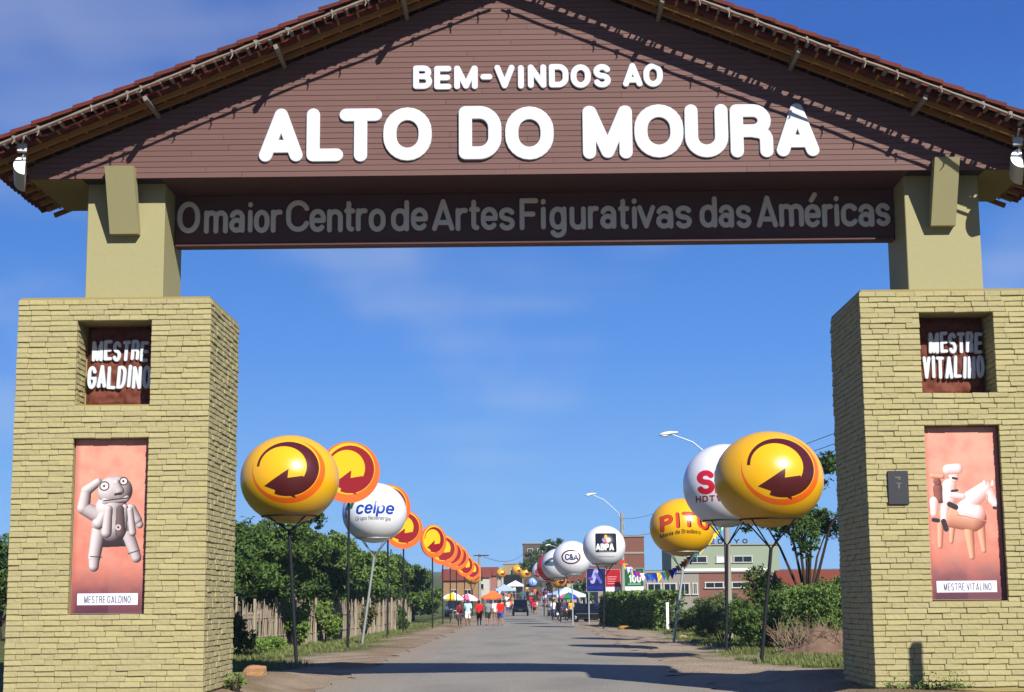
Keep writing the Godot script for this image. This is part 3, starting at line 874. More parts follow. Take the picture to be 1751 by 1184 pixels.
func build_gate_fittings(L: Array, R: Array) -> void:
	# clay name plaques in the niches
	var clay := mat(Color(0.68, 0.39, 0.30), 0.8, {"tex": grain(60, 256, [[5, 5, 1.0], [40, 2, 0.5]], Color(0.55, 0.5, 0.48), Color(1, 1, 1), 0.15), "scale": 0.9})
	for s in 2:
		var H := L if s == 0 else R
		var zn := PZ - 0.70
		var at := Vector3(H[0] + 0.01, H[4] + 0.01, zn)
		var t := thing("clay_plaque", ["terracotta name plaque with white carved letters in the left pillar's niche", "terracotta name plaque with white carved letters in the right pillar's niche"][s], "plaque", at, 0.0, "name plaques in the pillar niches")
		part("slab", clay_slab(H[1] - H[0] - 0.02, H[5] - H[4] - 0.02, 70 + s), clay, t)
		var words := [["MESTRE", 0.10, 1.02, 0.83, 0.37], ["GALDINO", 0.03, 1.15, 0.34, 0.41]] if s == 0 else [["MESTRE", 0.27, 0.96, 0.77, 0.38], ["VITALINO", 0.14, 1.10, 0.32, 0.40]]
		for w in words:
			var txt: String = w[0]
			var tot := 0.0
			for ch in txt: tot += 0.55 if ch == "I" else (1.3 if ch == "M" else 1.0)
			var u: float = w[2] / tot
			var x: float = w[1]
			for i in txt.length():
				var cw := u * (0.55 if txt[i] == "I" else (1.3 if txt[i] == "M" else 1.0))
				part("letter", letter_mesh(txt[i], cw * 0.92, w[4], minf(0.030, cw * 0.42), 0.075, 0.04, i + 1 + s * 5), M.letter, t, Vector3(x, w[3] + sin(i * 2.1) * 0.012, 0.062))
				x += cw
	# printed posters
	for s in 2:
		var H := L if s == 0 else R
		var w: float = H[1] - H[0] - 0.03
		var h: float = H[3] - H[2] - 0.04
		var at := Vector3(H[0] + 0.015, H[2] + 0.015, PZ - 0.17)
		var t := thing("printed_poster", ["salmon poster of a saluting clay figure set in the left pillar", "salmon poster of clay riders on a horse set in the right pillar"][s], "poster", at, 0.0, "posters set in the pillars")
		var b := B.new()
		b.uvs = true
		b.quad(Vector3(0, 0, 0), Vector3(w, 0, 0), Vector3(w, h, 0), Vector3(0, h, 0))
		for q in [Vector2(0, 1), Vector2(1, 0), Vector2(1, 1), Vector2(0, 1), Vector2(0, 0), Vector2(1, 0)]: b.t.push_back(q)
		part("print", b.mesh(), mat(Color(0.86, 0.86, 0.92), 0.45, {"tex": poster_print(s), "uv": true}), t, Vector3(0, 0, 0.012))
		var k := B.new()
		k.box(Vector3(w * 0.5, h * 0.5, 0), Vector3(w + 0.012, h + 0.012, 0.02))
		part("panel", k.mesh(), M.metal_grey, t)
	# dark dedication plate
	var pt := thing("wall_plate", "small dark metal plate on the right brick pillar beside the poster", "plate", Vector3(6.30, 3.30, PZ + 0.012))
	var pb := B.new()
	pb.bev(Vector3(0, 0.285, 0.012), Vector3(0.35, 0.57, 0.024), 0.006)
	part("plate", pb.mesh(), mat(Color(0.27, 0.28, 0.31), 0.5, {"metal": 0.3, "tex": grain(80, 256, [[10, 4, 1.0]], Color(0.7, 0.7, 0.7), Color(1, 1, 1), 0.2), "scale": 2.0}), pt)
	var pr := B.new()
	for e in [[0.0, 0.46, 0.10], [0.02, 0.43, 0.05]]: pr.box(Vector3(e[0], e[1], 0.027), Vector3(e[2], 0.014, 0.006))
	pr.box(Vector3(0.01, 0.32, 0.027), Vector3(0.018, 0.10, 0.006)); pr.box(Vector3(0.01, 0.36, 0.027), Vector3(0.08, 0.014, 0.006))
	part("raised_lettering", pr.mesh(), mat(Color(0.42, 0.40, 0.36), 0.5), pt)
	# floodlights
	flood(Vector3(-8.72, 9.30, -27.05), 0.25, "grey floodlight with white lens hanging under the left eave")
	flood(Vector3(8.62, 9.25, -27.10), -0.2, "grey floodlight with white lens under the right eave, at the picture edge")
	flood(Vector3(8.35, 8.95, -30.3), 0.9, "grey floodlight behind the right yellow column")
	# cable of small lamps along both verges
	for sg in [-1.0, 1.0]:
		var t := thing("string_light", "pale lamp cable with small hanging bulbs along the %s roof edge" % ("left" if sg < 0 else "right"), "string light", Vector3(0.05 + sg * 9.5, roof_y(9.55) - 0.2, -26.63), 0.0, "lamp cables along the roof edges")
		var of := -t.position
		var pts: Array = []
		for i in 60:
			var x: float = 0.05 + sg * (0.1 + i * 0.16)
			pts.push_back(Vector3(x, roof_y(x) - 0.165 + rng.randf_range(-0.004, 0.004), -26.63 + cos(i * 1.3) * 0.006))
		var b := B.new()
		var rr: Array = []
		for i in 60: rr.push_back(rng.randf_range(0.019, 0.031))
		b.tube(pts, rr, 7)
		part("cable", b.mesh(), M.conduit, t, of)
		for i in 15:
			var x: float = 0.05 + sg * (0.4 + i * 0.61 + rng.randf_range(-0.2, 0.2))
			var c := B.new()
			var y := roof_y(x) - 0.165
			c.bev(Vector3(x, y + 0.01, -26.63), Vector3(rng.randf_range(0.04, 0.09), rng.randf_range(0.06, 0.08), 0.066), 0.01)
			c.tube([Vector3(x, y, -26.61), Vector3(x + 0.02, y - 0.06, -26.60), Vector3(x + 0.03 * rng.randf_range(-1, 1), y - rng.randf_range(0.07, 0.15), -26.59)], [0.010, 0.014, 0.009], 6)
			part("bulb_holder", c.mesh(), M.conduit, t, of)

# ------------------------------------------------------------------ printed pictures
var canvas: Image

func blend_px(x: int, y: int, col: Color, a: float) -> void:
	if a <= 0.0 or x < 0 or y < 0 or x >= canvas.get_width() or y >= canvas.get_height(): return
	canvas.set_pixel(x, y, canvas.get_pixel(x, y).lerp(col, minf(a, 1.0)))

func ink_seg(p: Vector2, q: Vector2, r: float, col: Color) -> void:
	for y in range(int(minf(p.y, q.y) - r - 1), int(maxf(p.y, q.y) + r + 2)):
		for x in range(int(minf(p.x, q.x) - r - 1), int(maxf(p.x, q.x) + r + 2)):
			var c := Vector2(x + 0.5, y + 0.5)
			var d := q - p
			var u := clampf((c - p).dot(d) / maxf(d.length_squared(), 0.0001), 0, 1)
			blend_px(x, y, col, r + 0.5 - c.distance_to(p + d * u))

# text in pixels: left, baseline, cap height, half stroke
func ink_text(txt: String, x0: float, base: float, h: float, r: float, col: Color, stretch := 1.0, gap := 0.22, lean := 0.0, bow := 0.0) -> float:
	var x := x0
	for ch in txt:
		var g := glyph(ch)
		if ch == " ":
			x += h * 0.35 * stretch
			continue
		for s in g[1]:
			var n: int = s[0].size()
			for i in (n if s[1] else n - 1):
				var a: Vector2 = s[0][i]
				var b: Vector2 = s[0][(i + 1) % n]
				var pa := Vector2(x + a.x * h * stretch + a.y * h * lean, base - a.y * h)
				var pb := Vector2(x + b.x * h * stretch + b.y * h * lean, base - b.y * h)
				var c := canvas.get_width() * 0.5
				pa.y -= bow * pow((pa.x - c) / c, 2.0) * c; pb.y -= bow * pow((pb.x - c) / c, 2.0) * c
				ink_seg(pa, pb, r, col)
		x += g[0] * h * stretch + h * gap + 2.0 * r * 0.6
	return x

# a modelled lump in the printed photograph of the figure
func clay_lump(hz: PackedFloat32Array, p: Vector2, q: Vector2, r0: float, r1: float, lo: Color, hi: Color, lift := 0.0) -> void:
	var w := canvas.get_width()
	var rm := maxf(r0, r1)
	for y in range(maxi(0, int(minf(p.y, q.y) - rm - 1)), mini(canvas.get_height(), int(maxf(p.y, q.y) + rm + 2))):
		for x in range(maxi(0, int(minf(p.x, q.x) - rm - 1)), mini(w, int(maxf(p.x, q.x) + rm + 2))):
			var c := Vector2(x + 0.5, y + 0.5)
			var d := q - p
			var u := clampf((c - p).dot(d) / maxf(d.length_squared(), 0.0001), 0, 1)
			var r := lerpf(r0, r1, u)
			var e := c - (p + d * u)
			var l := e.length()
			if l > r: continue
			var hgt := sqrt(r * r - l * l) + lift
			if hgt <= hz[y * w + x]: continue
			hz[y * w + x] = hgt
			var nn := Vector3(e.x / r, e.y / r, sqrt(maxf(0.0, 1.0 - l * l / (r * r))))
			var s := clampf(nn.dot(Vector3(-0.55, -0.45, 0.70)) * 0.85 + 0.18, 0, 1)
			canvas.set_pixel(x, y, lo.lerp(hi, s))

func poster_print(which: int) -> ImageTexture:
	var w := 256
	var h := 592
	canvas = Image.create(w, h, false, Image.FORMAT_RGB8)
	var f := FastNoiseLite.new()
	f.seed = 90 + which; f.frequency = 0.012; f.fractal_octaves = 5
	for y in h:
		for x in w:
			var n := f.get_noise_2d(x, y)
			var v := float(y) / h
			var c := Color(0.82, 0.50, 0.40).lerp(Color(0.88, 0.62, 0.50), clampf(0.5 + n * 0.7 + 0.35 * sin(v * 5.0 + 0.8), 0, 1))
			# the printed backdrop darkens to plum at the foot of the poster
			c = c.lerp(Color(0.33, 0.18, 0.23), smoothstep(0.70, 1.0, v + n * 0.05) * (0.95 if x < w / 2 else 0.8))
			c = c.lerp(Color(0.72, 0.36, 0.31), smoothstep(0.42, 0.5, absf(float(x) / w - 0.5)) * 0.5)
			canvas.set_pixel(x, y, c)
	var hz := PackedFloat32Array()
	hz.resize(w * h)
	hz.fill(-1.0)
	var lo := Color(0.22, 0.17, 0.16)
	var hi := Color(0.90, 0.85, 0.80)
	var S := func(x: float, y: float) -> Vector2: return Vector2(x * w / 480.0, y * h / 1110.0)   # print measured on a 480 x 1110 sheet
	if which == 0:
		clay_lump(hz, S.call(200, 655), S.call(345, 650), 52 * 0.53, 52 * 0.53, Color(0.15, 0.12, 0.13), Color(0.26, 0.21, 0.21), -20.0)
		for e in [[[165, 590], [140, 760], 48, 40, 0], [[140, 760], [140, 815], 38, 32, 2], [[350, 600], [400, 720], 42, 36, 0], [[400, 720], [415, 760], 34, 32, 2],
			[[180, 540], [340, 540], 62, 62, 6], [[240, 450], [260, 560], 105, 100, 0], [[180, 500], [60, 440], 52, 42, 0], [[60, 440], [75, 330], 42, 34, 2], [[75, 330], [150, 275], 34, 26, 4],
			[[370, 450], [410, 520], 34, 34, 0], [[410, 520], [430, 550], 30, 24, 0],
			[[245, 335], [282, 332], 97, 95, 20], [[205, 398], [335, 380], 27, 24, 74], [[270, 280], [290, 330], 22, 34, 95], [[165, 540], [230, 420], 36, 26, 60], [[320, 560], [330, 440], 30, 22, 60]]:
			clay_lump(hz, S.call(e[0][0], e[0][1]), S.call(e[1][0], e[1][1]), e[2] * w / 480.0, e[3] * w / 480.0, lo, hi, e[4] * w / 480.0)
		clay_lump(hz, S.call(300, 450), S.call(305, 600), 26 * 0.53, 34 * 0.53, Color(0.20, 0.16, 0.16), Color(0.46, 0.38, 0.35), 62.0)
		clay_lump(hz, S.call(225, 450), S.call(215, 600), 26 * 0.53, 34 * 0.53, lo, hi, 70.0)
		clay_lump(hz, S.call(365, 455), S.call(385, 600), 20 * 0.53, 24 * 0.53, lo, hi, 66.0)
		for e in [[[190, 300], 24], [[315, 270], 20]]:
			ink_seg(S.call(e[0][0], e[0][1]), S.call(e[0][0] + 4, e[0][1]), (e[1] + 7) * 0.53, lo)
			ink_seg(S.call(e[0][0], e[0][1]), S.call(e[0][0] + 4, e[0][1]), e[1] * 0.53, hi)
			ink_seg(S.call(e[0][0], e[0][1]), S.call(e[0][0], e[0][1]), 4, lo)
		ink_seg(S.call(190, 395), S.call(350, 378), 2.0, lo); ink_seg(S.call(265, 355), S.call(300, 348), 4.0, lo)
		ink_seg(S.call(290, 565), S.call(291, 566), 10.0, Color(0.80, 0.72, 0.66)); ink_seg(S.call(290, 565), S.call(291, 566), 3.5, lo)
		ink_seg(S.call(115, 750), S.call(190, 755), 1.5, lo); ink_seg(S.call(360, 735), S.call(425, 715), 1.5, lo)
	else:
		var tan := Color(0.93, 0.72, 0.55)
		var tlo := Color(0.55, 0.28, 0.20)
		for e in [[[85, 620], [75, 770], 22, 16, 0], [[160, 650], [150, 740], 20, 14, -4], [[265, 640], [280, 840], 36, 18, 8], [[345, 640], [360, 800], 30, 16, 0], [[160, 570], [300, 590], 82, 88, 0]]:
			clay_lump(hz, S.call(e[0][0], e[0][1]), S.call(e[1][0], e[1][1]), e[2] * w / 480.0, e[3] * w / 480.0, tlo, tan, e[4] * w / 480.0)
		var wh := Color(0.97, 0.93, 0.89)
		var wl := Color(0.74, 0.50, 0.42)
		for e in [[[260, 540], [320, 560], 70, 62, 40], [[300, 470], [390, 400], 62, 46, 30], [[390, 400], [450, 500], 46, 24, 30], [[390, 370], [385, 350], 14, 6, 60], [[440, 375], [440, 352], 14, 6, 60],
			[[50, 480], [45, 560], 30, 22, 20], [[120, 520], [110, 600], 30, 24, 60], [[155, 380], [150, 470], 46, 44, 60], [[160, 440], [240, 450], 24, 18, 90], [[185, 310], [190, 330], 34, 30, 70]]:
			clay_lump(hz, S.call(e[0][0], e[0][1]), S.call(e[1][0], e[1][1]), e[2] * w / 480.0, e[3] * w / 480.0, wl, wh, e[4] * w / 480.0)
		for e in [[[75, 350], [80, 360], 24, 24, 20], [[80, 400], [85, 460], 34, 34, 10]]:
			clay_lump(hz, S.call(e[0][0], e[0][1]), S.call(e[1][0], e[1][1]), e[2] * w / 480.0, e[3] * w / 480.0, Color(0.22, 0.13, 0.12), Color(0.62, 0.35, 0.28), e[4] * w / 480.0)
		clay_lump(hz, S.call(150, 275), S.call(215, 270), 34 * 0.53, 34 * 0.53, wl, wh, 100.0)
		clay_lump(hz, S.call(45, 315), S.call(110, 320), 16 * 0.53, 16 * 0.53, tlo, tan, 100.0)
		for e in [[[40, 600], [70, 605], 7], [[105, 610], [120, 660], 9], [[150, 500], [190, 520], 9], [[170, 415], [205, 410], 4], [[440, 525], [450, 528], 5], [[180, 330], [205, 335], 4]]:
			ink_seg(S.call(e[0][0], e[0][1]), S.call(e[1][0], e[1][1]), e[2], Color(0.20, 0.13, 0.14))
		ink_seg(S.call(400, 440), S.call(395, 500), 2.0, wl); ink_seg(S.call(200, 570), S.call(390, 610), 2.0, wl)
	# white caption strip
	var y0 := int(h * (0.888 if which == 0 else 0.895))
	var x0 := int(w * 0.085)
	canvas.fill_rect(Rect2i(x0, y0, int(w * 0.82), int(h * 0.066)), Color(0.94, 0.94, 0.93))
	var txt := "MESTRE GALDINO" if which == 0 else "MESTRE VITALINO"
	ink_text(txt, x0 + w * 0.10, y0 + h * 0.054, h * 0.038, 1.1, Color(0.22, 0.22, 0.26), 0.50, 0.17)
	return ImageTexture.create_from_image(canvas)

# ------------------------------------------------------------------ balloons and round signs
func paint_arrow(size: int, base: Color, rim: Color, arrow: Color, inner: Color, flat: bool) -> void:
	canvas = Image.create(size, size, false, Image.FORMAT_RGB8)
	canvas.fill(base)
	var head := PackedVector2Array([Vector2(-0.43, -0.22), Vector2(0.06, 0.15), Vector2(0.04, -0.05), Vector2(0.34, 0.0), Vector2(0.40, -0.28), Vector2(0.15, -0.36), Vector2(0.20, -0.49)])
	var k := 1.0 if not flat else 1.24
	for y in size:
		for x in size:
			var p := Vector2((x + 0.5) / size * 2.0 - 1.0, 1.0 - (y + 0.5) / size * 2.0)
			if flat: p = Vector2(p.x / 1.24, p.y / 1.24 + 0.10)
			var c := base
			if p.distance_to(Vector2(0.035, 0.125)) < 0.72: c = rim
			if p.distance_to(Vector2(-0.005, 0.19)) < 0.665: c = inner if not flat else inner
			var o := (p - Vector2(0.025, 0.17)).length()
			if o < 0.615:
				var q := p - Vector2(-0.065, 0.20)
				var ang := rad_to_deg(atan2(q.y, q.x))
				if q.length() > 0.472 and not (ang < -105.0 or ang > 178.0): c = arrow
				elif q.length() <= 0.50: c = inner
			if Geometry2D.is_point_in_polygon(p, head): c = arrow
			canvas.set_pixel(x, y, c)
	if not flat:
		for s in [-0.82, -0.5, 0.0, 0.5, 0.82]:
			for i in 60:
				var a := -PI / 2 + PI * i / 60.0
				var b := -PI / 2 + PI * (i + 1) / 60.0
				var C := func(t: float) -> Vector2: return Vector2((0.5 + 0.5 * s * cos(t)) * size, (0.5 - 0.5 * sin(t)) * size)
				var g: Vector2 = C.call(a)
				var e: Vector2 = C.call(b)
				for t in 6:
					var m := g.lerp(e, t / 6.0)
					blend_px(int(m.x), int(m.y), Color(0.95, 0.85, 0.55), 0.16)

func balloon_mesh(rx: float, ry: float) -> ArrayMesh:
	var b := B.new()
	b.uvs = true
	var us := 40
	var vs := 26
	var r := Vector3(rx, ry, rx)
	for i in vs:
		for k in us:
			var q: Array = []
			for e in [[i, k], [i + 1, k], [i + 1, k + 1], [i, k + 1]]:
				var a: float = PI * e[0] / vs
				var t: float = TAU * e[1] / us
				q.push_back(Vector3(sin(a) * cos(t), sin(a) * sin(t), cos(a)))
			var uv: Array = []
			for e in q:
				uv.push_back(Vector2(0.5 + 0.5 * e.x, 0.5 - 0.5 * e.y) if i < vs / 2 else Vector2(0.01, 0.01))
			b.quadn(q[0] * r, q[1] * r, q[2] * r, q[3] * r, (q[0] / r).normalized(), (q[1] / r).normalized(), (q[2] / r).normalized(), (q[3] / r).normalized())
			for j in [0, 2, 1, 0, 3, 2]: b.t.push_back(uv[j])
	return b.mesh()

func balloon(label: String, base: Vector2, c: Vector3, rx: float, ry: float, skin: Material, pole: Material, turn := 0.0, fork := 0.55) -> void:
	var g := gy(base.x, base.y)
	var t := thing("advertising_balloon", label, "balloon", Vector3(base.x, g, base.y), 0.0, "advertising balloons on poles along the street")
	var o := c - t.position
	var e := part("envelope", balloon_mesh(rx, ry), skin, t, o)
	e.rotation.y = turn
	var top := Vector3(o.x, o.y - ry - fork, o.z)
	var b := B.new()
	b.tube([Vector3(0, -0.2, 0), top], [0.055, 0.05], 8)
	part("pole", b.mesh(), pole, t)
	var h := B.new()
	var pts: Array = []
	var rad: Array = []
	var hr := rx * 0.56
	for i in 25:
		pts.push_back(o + Vector3(cos(TAU * i / 24.0) * hr, -ry * 0.84, sin(TAU * i / 24.0) * hr)); rad.push_back(0.022)
	h.tube(pts, rad, 6, false)
	part("hoop", h.mesh(), pole, t)
	for i in 4:
		var s := B.new()
		var a := PI / 4 + PI / 2 * i
		s.tube([top - Vector3(0, 0.05, 0), o + Vector3(cos(a) * hr, -ry * 0.84, sin(a) * hr)], [0.022, 0.02], 6)
		part("strut", s.mesh(), pole, t)

func skin(size := 0) -> StandardMaterial3D:
	return mat(Color(0.88, 0.88, 0.88), 0.30, {"tex": ImageTexture.create_from_image(canvas), "uv": true, "spec": 0.5})

func round_sign(label: String, c: Vector3, r: float, face: Material, turn: float) -> void:
	var t := thing("round_sign", label, "sign", Vector3(c.x, gy(c.x, c.z), c.z), turn, "round orange arrow signs on poles in the left row")
	var y := c.y - t.position.y
	var b := B.new()
	b.uvs = true
	var n := 40
	for i in n:
		var u := Vector2.from_angle(TAU * i / n)
		var w := Vector2.from_angle(TAU * (i + 1) / n)
		b.tri(Vector3(0, 0, 0.05), Vector3(u.x * r, u.y * r, 0.05), Vector3(w.x * r, w.y * r, 0.05))
		for q in [Vector2.ZERO, w, u]: b.t.push_back(Vector2(0.5 + 0.49 * q.x, 0.5 - 0.49 * q.y))
	part("face", b.mesh(), face, t, Vector3(0, y, 0))
	var k := B.new()
	for i in n:
		var u := Vector2.from_angle(TAU * i / n) * r
		var w := Vector2.from_angle(TAU * (i + 1) / n) * r
		k.quad(Vector3(u.x, u.y, -0.05), Vector3(w.x, w.y, -0.05), Vector3(w.x, w.y, 0.045), Vector3(u.x, u.y, 0.045))
		k.tri(Vector3(0, 0, -0.05), Vector3(w.x, w.y, -0.05), Vector3(u.x, u.y, -0.05))
	part("drum", k.mesh(), M.orange, t, Vector3(0, y, 0))
	var p := B.new()
	p.tube([Vector3(0, -0.2, -0.09), Vector3(0, y + r * 0.6, -0.09)], [0.05, 0.045], 8)
	part("pole", p.mesh(), M.dark_pole, t)

func build_balloons() -> void:
	var gold := Color(0.92, 0.69, 0.05)
	paint_arrow(512, gold, Color(0.92, 0.40, 0.07), Color(0.30, 0.09, 0.09), gold, false)
	var arrow := skin()
	balloon("big yellow balloon with brown arrow nearest the left pillar", Vector2(-6.80, -47.58), Vector3(-7.08, 5.33, -47.6), 1.46, 1.31, arrow, M.dark_pole, 0.06, 0.18)
	balloon("big yellow balloon with brown arrow nearest the right pillar", Vector2(6.33, -45.0), Vector3(6.72, 5.02, -45.0), 1.52, 1.34, arrow, M.dark_pole, 0.10)
	var yl := ["small yellow balloon low behind the far end of the round signs", "tiny yellow balloon over the far street, left of the jeep", "tiny yellow balloon before the dark far house", "tiny yellow balloon right of the dark far house front", "small orange balloon below the white balloons"]
	var yp := [[Vector3(-6.4, 4.35, -182), 0.95], [Vector3(-5.74, 7.1, -330), 1.0], [Vector3(-2.18, 7.2, -300), 1.05], [Vector3(-0.73, 6.3, -280), 1.05], [Vector3(3.39, 3.9, -190), 0.95]]
	for i in 5:
		var c: Vector3 = yp[i][0]
		balloon(yl[i], Vector2(c.x, c.z), c, yp[i][1], yp[i][1] * 0.92, arrow, M.dark_pole, 0.3)
	# celpe
	canvas = Image.create(512, 512, false, Image.FORMAT_RGB8)
	canvas.fill(Color(0.90, 0.91, 0.93))
	ink_text("celpe", 128, 268, 92, 9.5, Color(0.10, 0.24, 0.62), 0.98, 0.15, 0.16, -0.10)
	ink_text("Grupo Neoenergia", 118, 326, 32, 2.0, Color(0.35, 0.36, 0.44), 0.75, 0.14, 0.12, -0.12)
	ink_seg(Vector2(96, 176), Vector2(80, 222), 13, Color(0.08, 0.45, 0.25)); ink_seg(Vector2(60, 190), Vector2(42, 236), 12, Color(0.10, 0.28, 0.68)); ink_seg(Vector2(40, 250), Vector2(42, 300), 7, Color(0.12, 0.26, 0.65))
	balloon("white balloon with blue lettering on a leaning grey pole, left row", Vector2(-7.10, -68.7), Vector3(-6.52, 5.42, -68.0), 1.36, 1.27, skin(), M.galv, 0.05)
	# red letters
	canvas = Image.create(512, 512, false, Image.FORMAT_RGB8)
	canvas.fill(Color(0.90, 0.90, 0.93))
	ink_text("SKY", 92, 305, 112, 17, Color(0.80, 0.10, 0.20), 1.0, 0.12, 0.0, 0.0)
	ink_text("HDTV", 72, 362, 30, 4, Color(0.55, 0.14, 0.22), 1.1, 0.35)
	ink_text("E", 262, 362, 30, 4, Color(0.55, 0.14, 0.22), 1.1, 0.35)
	balloon("large white balloon with red letters half hidden by the yellow one", Vector2(6.47, -54.0), Vector3(6.60, 5.47, -54.0), 1.42, 1.40, skin(), M.dark_pole, -0.05)
	# yellow with red letters
	canvas = Image.create(512, 512, false, Image.FORMAT_RGB8)
	canvas.fill(gold)
	for k in 2:
		ink_text("PITÚ", 70, 255, 108, 15 if k == 0 else 11.5, Color(0.13, 0.09, 0.06) if k == 0 else Color(0.86, 0.24, 0.10), 0.95, 0.30, 0.0, -0.28)
	ink_text("Mania de Brasileiro", 60, 318, 34, 3.0, Color(0.32, 0.23, 0.04), 0.72, 0.13, 0.0, -0.26)
	balloon("yellow balloon with outlined red letters on grey pole, right row", Vector2(5.85, -66.8), Vector3(6.32, 4.65, -66.8), 1.33, 1.20, skin(), M.galv, 0.08)
	# white with dark badge
	canvas = Image.create(512, 512, false, Image.FORMAT_RGB8)
	canvas.fill(Color(0.90, 0.91, 0.93))
	var navy := Color(0.11, 0.11, 0.14)
	for k in 40: ink_seg(Vector2(166, 122 + k * 5), Vector2(380, 122 + k * 5), 18, navy)
	ink_text("ABPA", 160, 302, 62, 10, Color(0.95, 0.95, 0.95), 0.80, 0.12)
	ink_seg(Vector2(272, 140), Vector2(272, 160), 18, Color(0.86, 0.62, 0.12)); ink_seg(Vector2(240, 178), Vector2(250, 205), 13, Color(0.55, 0.55, 0.85)); ink_seg(Vector2(302, 178), Vector2(294, 205), 13, Color(0.80, 0.80, 0.86)); ink_seg(Vector2(272, 185), Vector2(272, 220), 14, Color(0.75, 0.15, 0.18))
	ink_seg(Vector2(170, 388), Vector2(370, 388), 3.5, Color(0.45, 0.45, 0.50)); ink_seg(Vector2(190, 322), Vector2(360, 322), 2.5, Color(0.7, 0.7, 0.72))
	balloon("white balloon with square black badge, right row", Vector2(4.45, -98.5), Vector3(4.56, 4.91, -98.5), 1.30, 1.27, skin(), M.dark_pole, -0.02)
	# white with oval
	canvas = Image.create(512, 512, false, Image.FORMAT_RGB8)
	canvas.fill(Color(0.88, 0.88, 0.90))
	for k in 48:
		var a := TAU * k / 48.0
		var b := TAU * (k + 1) / 48.0
		ink_seg(Vector2(238 + cos(a) * 118, 235 + sin(a) * 92), Vector2(238 + cos(b) * 118, 235 + sin(b) * 92), 10 if k % 2 == 0 else 8, Color(0.30, 0.10, 0.16))
	ink_text("C&A", 165, 272, 74, 8, Color(0.13, 0.12, 0.30), 0.85, 0.06)
	balloon("white balloon with dark oval emblem, behind the black badge balloon", Vector2(2.95, -112), Vector3(2.95, 4.50, -112), 1.32, 1.25, skin(), M.galv, 0.0)
	canvas = Image.create(128, 128, false, Image.FORMAT_RGB8)
	canvas.fill(Color(0.85, 0.85, 0.87))
	ink_seg(Vector2(20, 60), Vector2(40, 62), 9, Color(0.28, 0.42, 0.42)); ink_seg(Vector2(60, 60), Vector2(90, 62), 9, Color(0.28, 0.42, 0.42))
	balloon("pale balloon with faded grey mark, third white one in the right row", Vector2(2.40, -126), Vector3(2.25, 4.42, -126), 1.30, 1.24, skin(), M.dark_pole, 0.0)
	canvas = Image.create(128, 128, false, Image.FORMAT_RGB8)
	canvas.fill(Color(0.80, 0.10, 0.12))
	ink_seg(Vector2(64, 60), Vector2(90, 60), 22, Color(0.9, 0.9, 0.9))
	balloon("red balloon peeping out behind the pale ones", Vector2(1.92, -138), Vector3(1.92, 4.45, -138), 1.30, 1.24, skin(), M.dark_pole, 0.0)
	canvas = Image.create(128, 128, false, Image.FORMAT_RGB8)
	canvas.fill(Color(0.88, 0.87, 0.89))
	ink_text("SA", 22, 88, 34, 6, Color(0.78, 0.22, 0.32), 1.0, 0.2)
	balloon("smaller white balloon with pink lettering farthest in the right row", Vector2(1.5, -170), Vector3(1.52, 4.60, -170), 1.26, 1.2, skin(), M.dark_pole, 0.0)
	canvas = Image.create(128, 128, false, Image.FORMAT_RGB8)
	canvas.fill(Color(0.60, 0.72, 0.95))
	ink_seg(Vector2(64, 40), Vector2(64, 84), 6, Color(0.15, 0.25, 0.60))
	balloon("tiny pale blue balloon over the crowd", Vector2(0.52, -260), Vector3(0.52, 4.5, -260), 0.72, 0.70, skin(), M.dark_pole, 0.0)
	# flat round signs of the left row
	paint_arrow(256, Color(0.95, 0.42, 0.16), Color(0.95, 0.42, 0.16), Color(0.58, 0.06, 0.12), Color(0.92, 0.76, 0.08), true)
	var face := mat(Color(0.84, 0.84, 0.84), 0.35, {"tex": ImageTexture.create_from_image(canvas), "uv": true})
	var ord := ["nearest, behind the big yellow balloon", "second, mostly hidden by the white balloon", "third, just right of the white balloon", "fourth in the row", "fifth in the row", "sixth in the row", "seventh in the row", "eighth in the row", "ninth and farthest in the row"]
	var sp := [[-6.54, 6.39, -58.5, 1.12, 0.1], [-6.95, 6.3, -79.4, 1.12, 0.0], [-7.04, 5.69, -90.6, 1.08, 0.1], [-6.28, 5.58, -106.0, 1.07, 0.75], [-6.40, 5.43, -120.0, 1.10, 0.2], [-6.48, 5.49, -133.0, 1.10, 0.2], [-6.54, 5.54, -146.0, 1.11, 0.3], [-6.36, 5.1, -160.0, 1.06, 0.6], [-6.26, 4.9, -175.0, 1.03, 0.3]]
	for i in sp.size():
		var e: Array = sp[i]
		round_sign("round orange sign with red arrow, " + ord[i], Vector3(e[0], e[1], e[2]), e[3], face, e[4])

